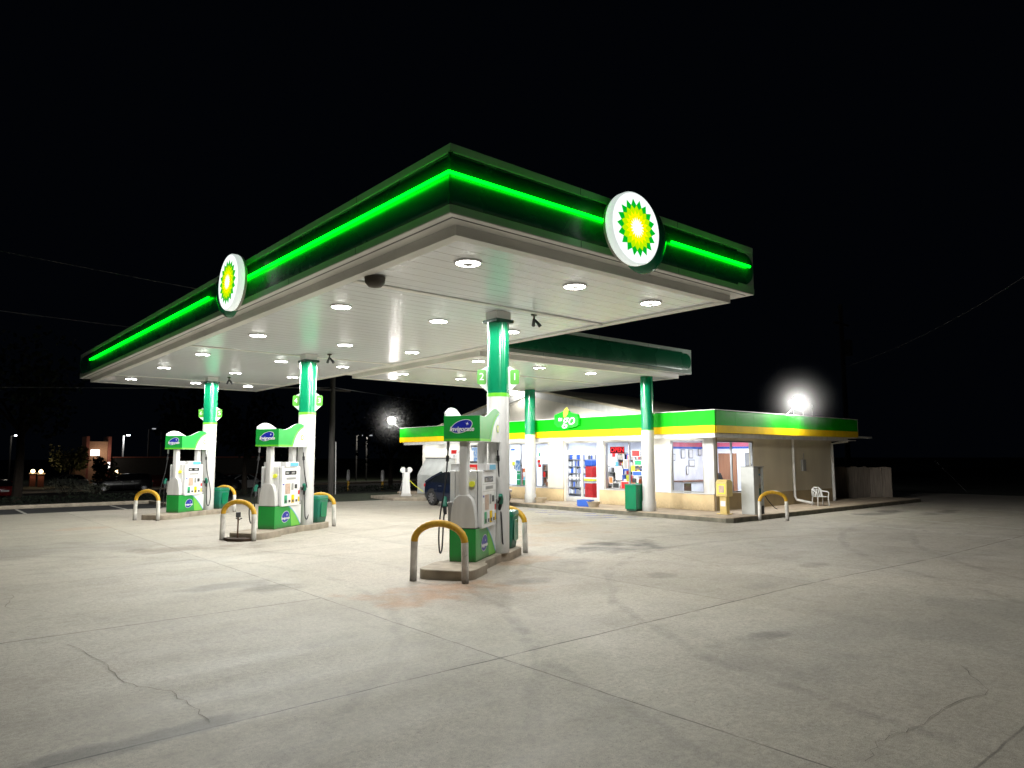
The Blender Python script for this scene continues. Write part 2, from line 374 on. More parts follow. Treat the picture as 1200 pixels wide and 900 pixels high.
def tag(o, label=None, cat=None, group=None, kind=None):
    if label: o['label'] = label
    if cat: o['category'] = cat
    if group: o['group'] = group
    if kind: o['kind'] = kind
    return o
def thing(name, label, cat, loc=(0, 0, 0), rz=0, group=None):
    o = bpy.data.objects.new(name, None); C.objects.link(o); o.location = loc; o.rotation_euler.z = rz
    return tag(o, label, cat, group)
def kids(o): return [c for c in bpy.data.objects if c.parent == o]
def copy_tree(o, parent=None):
    c = o.copy(); C.objects.link(c); c.parent = parent
    for ch in kids(o): copy_tree(ch, c)
    return c
def dup(o, loc, rz=None, label=None):
    c = copy_tree(o); c.location = loc
    if rz is not None: c.rotation_euler.z = rz
    if label: c['label'] = label
    return c
def text(name, body, size, m, parent, loc, rot, shear=0, ext=.002, align='CENTER', offset=0.0, sx=1.0):
    cu = bpy.data.curves.new(name, 'FONT'); cu.body = body; cu.size = size; cu.extrude = ext; cu.shear = shear; cu.offset = offset
    cu.align_x = align; cu.align_y = 'CENTER'; cu.resolution_u = 4
    tmp = bpy.data.objects.new(name, cu); C.objects.link(tmp)
    bpy.context.view_layer.update()
    me = bpy.data.meshes.new_from_object(tmp.evaluated_get(bpy.context.evaluated_depsgraph_get()))
    bpy.data.objects.remove(tmp); bpy.data.curves.remove(cu)
    me.materials.clear(); me.materials.append(M[m]); me.transform(Matrix.Diagonal((sx, 1, 1, 1)))
    o = bpy.data.objects.new(name, me); C.objects.link(o); o.parent = parent
    o.matrix_basis = Matrix.LocRotScale(Vector(loc), Euler(rot), None)
    return o
def star(n, R, r, rot=0):
    return [((R if i % 2 == 0 else r) * math.cos(rot + PI * i / n), (R if i % 2 == 0 else r) * math.sin(rot + PI * i / n)) for i in range(2 * n)]
def ellipse(cx, cy, a, b, n=28, rot=0):
    out = []
    for k in range(n):
        x, y = a * math.cos(2 * PI * k / n), b * math.sin(2 * PI * k / n)
        out.append((cx + x * math.cos(rot) - y * math.sin(rot), cy + x * math.sin(rot) + y * math.cos(rot)))
    return out
def add_light(name, kind, loc, power, parent=None, size=.3, col=(1, 1, 1), rot=(0, 0, 0), sx=None, spot=None):
    l = bpy.data.lights.new(name, kind); l.energy = power; l.color = col
    if kind == 'AREA':
        l.size = size; l.shape = 'DISK'
        if sx: l.shape = 'RECTANGLE'; l.size = sx[0]; l.size_y = sx[1]
    else: l.shadow_soft_size = size
    if spot: l.spot_size = spot; l.spot_blend = .12
    if kind == 'SPOT' and spot > 3:      # wide luminaire: more light towards the sides than straight down
        l.use_nodes = True; nt = l.node_tree; e = nt.nodes['Emission']
        tc = nt.nodes.new('ShaderNodeTexCoord'); sp = nt.nodes.new('ShaderNodeSeparateXYZ'); nt.links.new(tc.outputs['Normal'], sp.inputs[0])
        ab = nt.nodes.new('ShaderNodeMath'); ab.operation = 'ABSOLUTE'; nt.links.new(sp.outputs['Z'], ab.inputs[0])
        mn = nt.nodes.new('ShaderNodeMath'); mn.operation = 'MAXIMUM'; mn.inputs[1].default_value = .12; nt.links.new(ab.outputs[0], mn.inputs[0])
        pw = nt.nodes.new('ShaderNodeMath'); pw.operation = 'POWER'; pw.inputs[1].default_value = -.95; nt.links.new(mn.outputs[0], pw.inputs[0])
        nt.links.new(pw.outputs[0], e.inputs['Strength'])
    o = bpy.data.objects.new(name, l); C.objects.link(o); o.location = loc; o.rotation_euler = rot
    if parent: o.parent = parent
    return o

# ------------------------------------------------------------------ setting: ground
def gz(x, y):
    t = max(0, min(1, (x - 9.5) / 7.)); a = -.10 * t * t * (3 - 2 * t)
    return a
mb = MB()
xs = [-60, -30, -15] + [-8 + .5 * i for i in range(60)] + [24, 28, 34, 42, 60]; ys = [-60, -20, -8, 0, 10, 20, 24, 26.5]
xs = sorted(set(xs)); ys_lot = ys + [29.2]
for yi in range(len(ys_lot) - 1):
    for xi in range(len(xs) - 1):
        x0, x1, y0, y1 = xs[xi], xs[xi + 1], ys_lot[yi], ys_lot[yi + 1]
        if x0 >= 42: continue
        mb.add([(x0, y0, gz(x0, y0)), (x1, y0, gz(x1, y0)), (x1, y1, gz(x1, y1)), (x0, y1, gz(x0, y1))], [(0, 1, 2, 3)])
lot = mb.build('ground', 'lot_concrete'); tag(lot, kind='structure')
mb = MB(); mb.box(-1500, -1500, -3, 1500, 1500, -1.75)
tag(mb.build('terrain', 'grass'), kind='structure')
mb = MB(); mb.box(-60, 29.2, -.3, 8.2, 33.6, -.085)
tag(mb.build('parking_asphalt', 'asphalt'), kind='structure')
mb = MB(); mb.box(-60, 33.6, -.3, 8.35, 33.85, .05); mb.box(8.2, 29.2, -.3, 8.35, 33.6, .05)
tag(mb.build('kerb', 'kerb_concrete', bevel=.02), kind='structure')
mb = MB()
for (a, b, za, zb) in ((33.85, 42, -.02, -.45), (42, 52, -.45, -.85), (52, 59, -.85, -1.15)): mb.add([(-90, a, za), (160, a, za), (160, b, zb), (-90, b, zb)], [(0, 1, 2, 3)])
mb.add([(8.36, 29.2, -.10), (8.36, 33.85, -.02), (60, 33.85, -.02), (60, 29.2, -.12)], [(0, 1, 2, 3)])
mb.add([(42, -60, -.2), (160, -60, -1.2), (160, 33.85, -1.0), (60, 33.85, -.3), (42, 29.2, -.14)], [(0, 1, 2, 3, 4)])
lawn = mb.build('grass', 'grass'); tag(lawn, 'dark mown grass verge beyond the concrete lot', 'grass', kind='stuff')
mb = MB(); mb.box(-150, 59, -1.6, 240, 74, -1.16)
tag(mb.build('road', 'asphalt'), kind='structure')
mb = MB(); mb.box(-150, 74, -1.6, 240, 77, -1.0)
tag(mb.build('pavement', 'walk_concrete'), kind='structure')

# cracks in the slabs
def ribbon(pts, w, name, m, parent=None, jag=.03, z=.004, sub=5):
    P = []
    for (a, b) in zip(pts, pts[1:]):
        for k in range(sub):
            t = k / sub; P.append((a[0] + (b[0] - a[0]) * t + random.uniform(-jag, jag), a[1] + (b[1] - a[1]) * t + random.uniform(-jag, jag)))
    P.append(pts[-1]); mb = MB(); L_, R_ = [], []
    for i, p in enumerate(P):
        q = P[min(i + 1, len(P) - 1)]; r = P[max(i - 1, 0)]; d = Vector((q[0] - r[0], q[1] - r[1])); d.normalize()
        ww = w * random.uniform(.35, 1.2) / 2 if jag else w / 2
        L_.append((p[0] - d.y * ww, p[1] + d.x * ww, gz(*p) + z)); R_.append((p[0] + d.y * ww, p[1] - d.x * ww, gz(*p) + z))
    n = len(P); mb.add(L_ + R_, [(i, i + 1, n + i + 1, n + i) for i in range(n - 1)])
    return mb.build(name, m, parent)
mat('crack_dark', (.15, .135, .11), 1, var=.3)
for pts, w in (([(1.41, 8.6), (1.57, 7.65), (1.52, 6.87), (1.78, 6.35), (1.81, 5.81), (1.79, 5.42)], .006), ([(4.67, 2.07), (5.04, 2.15), (5.45, 2.09), (6.07, 2.11), (6.78, 2.0), (7.4, 2.4)], .006),
               ([(12.11, 9.71), (10.79, 7.01), (10.45, 4.7)], .008), ([(.9, 13.), (1.3, 12.1), (1.1, 11.2), (1.6, 10.3)], .006)):
    tag(ribbon(pts, w, 'crack', 'crack_dark'), kind='structure')
# painted markings
def line(a, b, w=.1, m='worn_white', name='painted_line'):
    tag(ribbon([a, b], w, name, m, jag=0, sub=8, z=.006), kind='structure')
line((21.67, 11.53), (20.25, 5.05), .11); line((24.7, 11.5), (23.2, 5.8), .11); line((27.8, 10.9), (26.2, 5.0), .11); line((30.8, 11.2), (29.4, 4.6), .1)
for k in range(8):
    y = 14.3 + k * .95
    line((18.55, y), (17.3 - .25 * (k % 2), y + .85), .16, 'worn_blue')
for x0 in (-3.2, .2, 3.4, 6.6): 
    o = MB().box(x0, 29.6, -.081, x0 + .1, 33.2, -.079).build('painted_line', 'worn_white'); tag(o, kind='structure')

# store walk (raised slab) with its kerb
mb = MB()
poly = [(18.85, 12.15), (19.0, 12.0), (33.5, 12.0), (33.5, 13.9), (31.4, 13.9), (31.4, 33), (20.2, 33), (20.2, 27.0), (18.95, 26.8)]
mb.prism(poly, -.35, .055)
walk = mb.build('sidewalk', 'walk_concrete', bevel=.02); tag(walk, kind='structure')
mb = MB()
K = [(18.85, 26.6), (18.85, 12.15), (19.0, 12.0), (33.5, 12.0)]
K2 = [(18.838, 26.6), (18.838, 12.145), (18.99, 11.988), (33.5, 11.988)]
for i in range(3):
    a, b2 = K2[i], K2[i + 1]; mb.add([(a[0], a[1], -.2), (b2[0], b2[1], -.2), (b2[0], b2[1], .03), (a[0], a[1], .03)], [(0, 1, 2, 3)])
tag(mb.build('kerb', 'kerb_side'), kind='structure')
mb = MB().prism([(17.25, 28.5), (18.2, 27.2), (20.19, 27.2), (20.19, 30.6), (17.25, 30.6)], -.3, .05)
tag(mb.build('kerb', 'kerb_concrete', bevel=.02), kind='structure')

# ------------------------------------------------------------------ canopies
def canopy(name, label, x0, x1, y0, y1, ins, beamsy, signs):
    t = thing(name, label, 'canopy', ((x0 + x1) / 2, (y0 + y1) / 2, 0))
    cx, cy = t.location.x, t.location.y; hx, hy = (x1 - x0) / 2, (y1 - y0) / 2
    zt, zb = 5.589, 4.748; z1, z2 = 5.49, 4.845
    def ring(z0_, z1_, out, mname, nm):
        mb = MB(); a, b = hx + out, hy + out; w = .12
        mb.box(-a, -b, z0_, a, -b + w, z1_); mb.box(-a, b - w, z0_, a, b, z1_)
        mb.box(-a, -b + w, z0_, -a + w, b - w, z1_); mb.box(a - w, -b + w, z0_, a, b - w, z1_)
        for i in range(1, int(2 * hx / 2.4) + 1):
            u = -hx + i * 2 * hx / (int(2 * hx / 2.4) + 1); mb.box(u - .005, -b - .002, z0_ + .004, u + .005, -b + .01, z1_ - .004, 1)
        for i in range(1, int(2 * hy / 2.4) + 1):
            u = -hy + i * 2 * hy / (int(2 * hy / 2.4) + 1); mb.box(-a - .002, u - .005, z0_ + .004, -a + .01, u + .005, z1_ - .004, 1)
        return mb.build(nm, [mname, 'collar_green'], t)
    ring(z1, zt, 0, 'trim_grey', 'top_trim'); ring(zb, z2, 0, 'trim_grey', 'bottom_trim')
    # bull-nosed green panels between the trims on the two long sides and the ends
    prof = [(.052 * math.sqrt(max(0, 1 - (2 * i / 20 - 1) ** 2)), z2 + (z1 - z2) * i / 20) for i in range(21)]
    def bull(axis, sgn, a0, a1, clip=0):
        mb = MB(); o = []
        vs = []
        for s_ in (0, 1):
            for i, (d, z) in enumerate(prof):
                u = (a0, a1)[s_]
                if clip and s_: u = a1 - clip * abs((z - (z1 + z2) / 2) / ((z1 - z2) / 2)) ** 3
                if axis == 'y': vs.append((u, sgn * (hy - .03 + d), z))
                else: vs.append((sgn * (hx - .03 + d), u, z))
        n = len(prof); mb.add(vs, [(i, i + 1, n + i + 1, n + i) for i in range(n - 1)] + [list(range(n)), list(range(n, 2 * n))[::-1]])
        return mb.build('green_panel', 'fascia_green', t, smooth=True)
    bull('y', -1, -hx - .01, hx - .05, .30); bull('y', 1, -hx - .01, hx - .05, .30)
    bull('x', -1, -hy - .01, hy - .05, .30); bull('x', 1, -hy + .12, hy - .12, 0)
    # blank backing where the green panels stop short
    MB().box(hx - .5, -hy + .004, z2, hx - .002, -hy + .06, z1).build('corner_cap', 'trim_grey', t); MB().box(hx - .06, -hy + .062, z2, hx - .002, hy - .004, z1).build('end_backing', 'trim_grey', t); MB().box(-hx + .004, hy - .5, z2, -hx + .06, hy - .004, z1).build('corner_cap', 'trim_grey', t)
    # roof sheet
    MB().box(-hx + .12, -hy + .12, 5.30, hx - .12, hy - .12, 5.36).build('roof', 'gutter_white', t)
    # soffit lip under the fascia, then the dropped deck
    mb = MB(); a, b = hx - .005, hy - .005; w = ins + .1
    for q in ((-a, -b, a, -b + w), (-a, b - w, a, b), (-a, -b + w, -a + w, b - w), (a - w, -b + w, a, b - w)): mb.box(q[0], q[1], zb - .012, q[2], q[3], zb + .03)
    mb.build('soffit_lip', 'gutter_white', t, bevel=.004)
    MB().box(-hx + .1, -hy + .1, zb - .014, hx - .1, -hy + .13, zb - .0125).build('lip_groove', 'dark_plastic', t)
    MB().box(-hx + .1, -hy + .13, zb - .014, -hx + .13, hy - .1, zb - .0125).build('lip_groove', 'dark_plastic', t)
    MB().box(-hx + ins, -hy + ins, 4.62, hx - ins, hy - ins, zb + .05).build('deck', 'deck_panel', t)
    mb = MB(); a, b, w = hx - ins + .004, hy - ins + .004, .17
    for q in ((-a, -b, a, -b + w), (-a, b - w, a, b), (-a, -b + w, -a + w, b - w), (a - w, -b + w, a, b - w)): mb.box(q[0], q[1], 4.60, q[2], q[3], zb - .015)
    mb.build('deck_edge', 'gutter_white', t, bevel=.004)
    for by in beamsy:
        MB().box(-a + w + .003, by - cy - .07, 4.597, a - w - .003, by - cy + .07, 4.618).build('gutter_strip', 'gutter_white', t, bevel=.006)
    return t
can1 = canopy('fuel_canopy', 'large front forecourt canopy with green lit fascia and white ribbed ceiling over the pumps', 4.69, 11.32, 6.58, 29.5, .30, (9.78, 18.1, 26.2), True)
MB().box(2.78, -11.1, 4.597, 2.86, 11.1, 4.6185).build('gutter_strip', 'gutter_white', can1)
can2 = canopy('fuel_canopy', 'smaller rear canopy joining the store front to the pump canopy, its fascia unlit', 11.33, 20.8, 14.6, 22.4, .32, (18.0,), False)

# green LED strip on the fascia of the big canopy, broken at the two round signs
def strip(pts, label_):
    mb = MB(); mb.tube(pts, .021, 8); return mb.build('light_strip', 'led_green', can1)
cx1, cy1 = can1.location.x, can1.location.y
zl = 5.20; yo, xo = 6.58 - .062 - cy1, 4.69 - .062 - cx1
strip([(8.86 - cx1, yo, zl), (11.10 - cx1, yo, zl)], '')
strip([(7.36 - cx1, yo, zl), (xo, yo, zl), (xo, 13.42 - cy1, zl)], '')
strip([(xo, 15.1 - cy1, zl), (xo, 27.4 - cy1, zl)], '')

# round illuminated sunflower signs
def helios(name, label, cat, loc, rz, R, group=None, lit=True):
    t = thing(name, label, cat, loc, rz, group)      # local -y is the face
    mb = MB().lathe([(R * .985, .12), (R, .10), (R, .02), (R * .97, 0)], 48, axis='y'); mb.build('drum', 'drum_white', t, smooth=True)
    mb = MB().lathe([(R * .97, .17), (R * .97, .125)], 48, axis='y'); mb.build('back_rim', 'white_paint', t)
    mb = MB()
    y = -.004; mb.flat(ellipse(0, 0, R * .955, R * .955, 48), y, 'y', 0)
    q = PI / 18
    mb.flat(star(18, R * .80, R * .63, PI / 2 + q), y - .003, 'y', 1)
    mb.flat(star(18, R * .63, R * .52, PI / 2), y - .006, 'y', 2)
    mb.flat(star(18, R * .48, R * .35, PI / 2 + q), y - .009, 'y', 3)
    mb.flat(star(18, R * .29, R * .18, PI / 2), y - .012, 'y', 4)
    mb.build('emblem_face', ['logo_white', 'logo_green', 'logo_lime', 'logo_yellow', 'logo_core'], t)
    return t
RS = .52
s1 = helios('round_sign', 'round lit sunflower emblem sign on the short front side of the big canopy', 'sign', (7.60, 6.18, 5.07), 0, RS, 'round emblem signs on the canopy')
s2 = helios('round_sign', 'round lit sunflower emblem sign on the long left side of the big canopy', 'sign', (4.31, 12.98, 5.07), -PI / 2, RS, 'round emblem signs on the canopy')
for s_, off in ((s1, .42), (s2, -.80)):
    mb = MB(); prof = [(.56 * math.cos(a), .26 * (1 - math.sin(a))) for a in [i * PI / 2 / 8 for i in range(8)]] + [(.02, 0)]
    mb.lathe(prof[::-1], 32, axis='y'); b = mb.build('bullnose_mount', 'column_green', s_, smooth=True)
    b.location = (.50 if s_ is s1 else -.80, .10, .06)

def bloom_mat():  # scattering volume added around the flood lamps to imitate lens bloom
    m = bpy.data.materials.new('lamp_bloom_volume'); m.use_nodes = True; nt = m.node_tree; N = nt.nodes; L = nt.links
    N.remove(N['Principled BSDF'])
    tc = N.new('ShaderNodeTexCoord'); ln = N.new('ShaderNodeVectorMath'); ln.operation = 'LENGTH'; L.new(tc.outputs['Object'], ln.inputs[0])
    r = N.new('ShaderNodeMapRange'); r.inputs[1].default_value = 0; r.inputs[2].default_value = 1.68; r.inputs[3].default_value = 1; r.inputs[4].default_value = 0; L.new(ln.outputs['Value'], r.inputs[0])
    p = N.new('ShaderNodeMath'); p.operation = 'POWER'; p.inputs[1].default_value = 3.2; L.new(r.outputs[0], p.inputs[0])
    k = N.new('ShaderNodeMath'); k.operation = 'MULTIPLY'; k.inputs[1].default_value = .26; L.new(p.outputs[0], k.inputs[0])
    v = N.new('ShaderNodeVolumeScatter'); L.new(k.outputs[0], v.inputs['Density']); L.new(v.outputs[0], N['Material Output'].inputs['Volume']); M['lamp_bloom_volume'] = m
bloom_mat()
def limb():
    m = M['flood_lens']; nt = m.node_tree; N = nt.nodes; L = nt.links; e = [n for n in N if n.type == 'EMISSION'][0]
    lw = N.new('ShaderNodeLayerWeight'); lw.inputs[0].default_value = .5
    iv = N.new('ShaderNodeMath'); iv.operation = 'SUBTRACT'; iv.inputs[0].default_value = 1; L.new(lw.outputs['Facing'], iv.inputs[1])
    pw = N.new('ShaderNodeMath'); pw.operation = 'POWER'; pw.inputs[1].default_value = 2.5; L.new(iv.outputs[0], pw.inputs[0])
    ml = N.new('ShaderNodeMath'); ml.operation = 'MULTIPLY'; ml.inputs[1].default_value = 40; L.new(pw.outputs[0], ml.inputs[0]); L.new(ml.outputs[0], e.inputs[1])
limb()
# recessed canopy lights
def ceiling_light(name):
    t = thing(name, 'round white canopy light, lit', 'ceiling light')
    MB().lathe([(.20, -.001), (.205, -.010), (.195, -.022), (.175, -.024), (.17, -.012)], 28).build('housing', 'white_gloss', t, smooth=True)
    MB().lathe([(.168, -.010), (.165, -.026), (.12, -.034), (.06, -.036), (.05, -.030)], 28).build('lens', 'lamp_lens', t, smooth=True)
    MB().lathe([(.085, -.030), (.08, -.040), (.03, -.043)], 12).build('centre_cap', 'grey_plastic', t)
    add_light('lamp', 'SPOT', (0, 0, -.075), 188, t, .10, (1, .985, .955), spot=math.radians(174))
    return t
proto = ceiling_light('ceiling_light')
LX, LY = (5.88, 8.02, 9.94), (7.8, 11.62, 15.6, 19.45, 23.1, 27.2)
colw = ('left', 'middle', 'right'); roww = ('nearest', 'second', 'third', 'fourth', 'fifth', 'farthest')
first = True
for j, y in enumerate(LY):
    for i, x in enumerate(LX):
        lab = f'round canopy light lit white, {roww[j]} row from the camera end, {colw[i]} one of the three'
        if first: o = proto; o.location = (x, y, 4.617); o['label'] = lab; first = False
        else: o = dup(proto, (x, y, 4.617), label=lab)
        o['group'] = 'round lights under the big canopy'
for j, y in enumerate((15.85, 19.9)):
    for i, x in enumerate((12.33, 14.7, 17.0)):
        o = dup(proto, (x, y, 4.617), label=f'round light under the rear canopy, {("front", "back")[j]} row, {("nearest the big canopy", "middle one", "nearest the store")[i]}')
        o['group'] = 'round lights under the rear canopy'

# half-round green scoop on the deck edge and round lights below far edge
mb = MB().lathe([(.16, 0), (.15, -.08), (.10, -.14), (.02, -.16)], 20); o = mb.build('deck_speaker', 'camera_brown', smooth=True, loc=(5.35, 9.95, 4.617)); o.location = (5.28, 9.35, 4.60)
tag(o, 'dark olive half-round dome under the near left edge of the big canopy', 'speaker')

# ------------------------------------------------------------------ columns
def rsq(hw, hd, r, n=6):
    out = []
    for (sx, sy, a0) in ((1, 1, 0), (-1, 1, PI / 2), (-1, -1, PI), (1, -1, 3 * PI / 2)):
        for k in range(n + 1):
            a = a0 + k * PI / 2 / n; out.append((sx * (hw - r) + r * math.cos(a), sy * (hd - r) + r * math.sin(a)))
    return out
def pump_column(name, label, loc, rz):
    t = thing(name, label, 'column', loc, rz, 'green and white columns on the pump islands')
    zf = loc[2]
    P = rsq(.19, .19, .12)
    mb = MB().prism(P, 0, 3.00 - zf); mb.build('white_cladding', 'white_paint', t, smooth=True)
    P2 = rsq(.193, .193, .12); MB().prism(P2, 3.0 - zf, 3.07 - zf).build('lime_band', 'lime', t, smooth=True)
    MB().prism(P, 3.07 - zf, 4.40 - zf).build('green_cladding', 'column_green', t, smooth=True)
    MB().box(.058, -.1925, .01, .064, -.185, 2.99 - zf).build('seam', 'grey_plastic', t); MB().box(.058, -.1925, 3.08 - zf, .064, -.185, 4.39 - zf).build('seam', 'collar_green', t)
    mb = MB()
    for sx, sy in ():
        if abs(sy) > .19: mb.box(sx - .005, sy - .002, .01, sx + .005, sy + .01, 4.39 - zf)
        else: mb.box(sx - .002, sy - .005, .01, sx + .01, sy + .005, 4.39 - zf)
    None
    o = MB().box(-.21, -.21, 4.40 - zf, .21, .21, 4.46 - zf).build('collar', 'collar_green', t, bevel=.006); o.rotation_euler.z = -rz
    o = MB().box(-.17, -.17, 4.46 - zf, .17, .17, 4.612 - zf).build('post', 'gutter_white', t); o.rotation_euler.z = -rz
    return t
ISL = [((6.30, 9.06), 1.05), ((5.935, 16.55), 1.05), ((5.71, 23.62), 1.05)]
A = math.radians(34); DX, DY = math.cos(A), math.sin(A)
def isl(o, t, s): return (o[0] + DX * t - DY * s, o[1] + DY * t + DX * s)
COL = [(8.42, 10.22), (8.09, 17.78), (7.88, 24.98)]
ordn = ('nearest', 'middle', 'farthest')
for k, (cx, cy) in enumerate(COL):
    pump_column('canopy_column', f'{ordn[k]} green and white column beside a fuel pump on its island', (cx, cy, .15), A)
# pump number flags
def flag(num, loc, side, label):
    t = thing('pump_number_sign', label, 'sign', loc, 0, 'pump number flags on the columns')
    # face looks toward -x-y ; local frame: x to the picture's right, -y face
    t.rotation_euler.z = -math.radians(40)
    s = side
    MB().prism([(0, -.25), (s * .03, -.25), (s * .17, -.12), (s * .17, .14), (s * .03, .22), (0, .22)], 0, .02, 'y').build('backing', 'white_gloss', t)
    MB().prism([(p[0] + s * .125, p[1] + .02) for p in rsq(.085, .14, .04)], -.004, 0, 'y').build('plate', 'flag_green', t)
    text('numeral', num, .19, 'white_gloss', t, (s * .125, -.007, .02), (PI / 2, 0, 0))
    return t
for k, (cx, cy) in enumerate(COL):
    r = (math.cos(math.radians(-40)), math.sin(math.radians(-40)))
    for s in (-1, 1):
        num = str(2 * k + (2 if s < 0 else 1))
        flag(num, (cx + s * r[0] * .185, cy + s * r[1] * .185, 3.36), s, f'small green pump number flag reading {num} on the {ordn[k]} pump column')
# security cameras under the canopy by the columns
def sec_cam(loc, lab):
    t = thing('security_camera', lab, 'camera', loc, 0, 'security cameras under the canopy')
    MB().lathe([(.06, 0), (.06, -.025)], 14).build('base_plate', 'camera_brown', t)
    MB().tube([(0, 0, -.02), (0, 0, -.12)], .018, 8).build('stem', 'camera_brown', t)
    for s in (-1, 1):
        MB().tube([(s * .01, 0, -.10), (s * .07, -.06, -.20), (s * .09, -.08, -.24)], [.022, .034, .036], 10).build('camera_head', 'dark_plastic', t)
for p, l in (((9.05, 9.9, 4.61), 'twin-headed dark camera on the ceiling right of the nearest column'), ((8.45, 17.3, 4.61), 'dark camera bracket on the ceiling beside the middle column'), ((8.3, 24.5, 4.61), 'dark camera bracket on the ceiling beside the farthest column')):
    sec_cam(p, l)
# two tall round columns of the rear canopy, standing on the store walk
def tall_column(loc, lab):
    t = thing('canopy_column', lab, 'column', loc, 0, 'round columns of the rear canopy'); z = loc[2]
    MB().lathe([(.235, 0), (.235, .38 - z)], 28).build('base_sleeve', 'white_paint', t, smooth=True)
    MB().lathe([(.215, .38 - z), (.215, 2.77 - z)], 28).build('white_shaft', 'white_paint', t, smooth=True)
    MB().lathe([(.218, 2.77 - z), (.218, 2.79 - z)], 28).build('lime_band', 'lime', t, smooth=True)
    MB().lathe([(.215, 2.79 - z), (.215, 4.612 - z)], 28).build('green_shaft', 'column_green', t, smooth=True)
tall_column((19.28, 15.38, .055), 'round green and white column on the store walk beside the green bin')
tall_column((19.40, 21.5, .055), 'round green and white column on the store walk left of the entrance doors')

# ------------------------------------------------------------------ pump islands, pumps, hoops, bins
def island_poly():
    pts = []
    def arc(cx, cy, r, a0, a1, n=7):
        for k in range(n + 1):
            a = math.radians(a0 + (a1 - a0) * k / n); pts.append((cx + r * math.cos(a), cy + r * math.sin(a)))
    arc(.40, .22, .24, 90, 180); arc(.40, -.22, .24, 180, 270)
    arc(.95, -.24, .22, 270, 325, 4); pts.extend([(1.30, -.33), (2.25, -.33)])
    pts.append((2.45, -.45)); arc(3.2, -.25, .2, 270, 360, 5); arc(3.2, .25, .2, 0, 90, 5); pts.append((2.45, .45)); pts.extend([(2.25, .33), (1.3, .33)]); arc(.95, .24, .22, 35, 90, 4)
    return pts
IP = island_poly()
def hoop(loc, rz, lab, w=.82, h=.88, grp='yellow topped hoop guards at the pump islands'):
    t = thing('hoop_guard', lab, 'bollard', loc, rz, grp); hw = w / 2; r = .055; zs = .60
    def pt(a): return (0, hw * math.cos(a) * (abs(math.cos(a)) ** -.12 if abs(math.cos(a)) > .05 else 1), zs + (h - zs - r * .0) * math.sin(a) ** .92 if 0 < a < PI else zs)
    arch = [(0, hw * math.cos(a), zs + (h - zs) * math.sin(a)) for a in [i * PI / 14 for i in range(15)]]
    MB().tube([(0, hw, zs)] + arch[1:-1] + [(0, -hw, zs)], r, 12).build('yellow_arch', 'yellow_paint', t, smooth=True)
    for s in (1, -1):
        MB().tube([(0, s * (hw + .012), -.05), (0, s * hw, zs)], r, 12).build('leg', 'bollard_white', t, smooth=True)
    return t

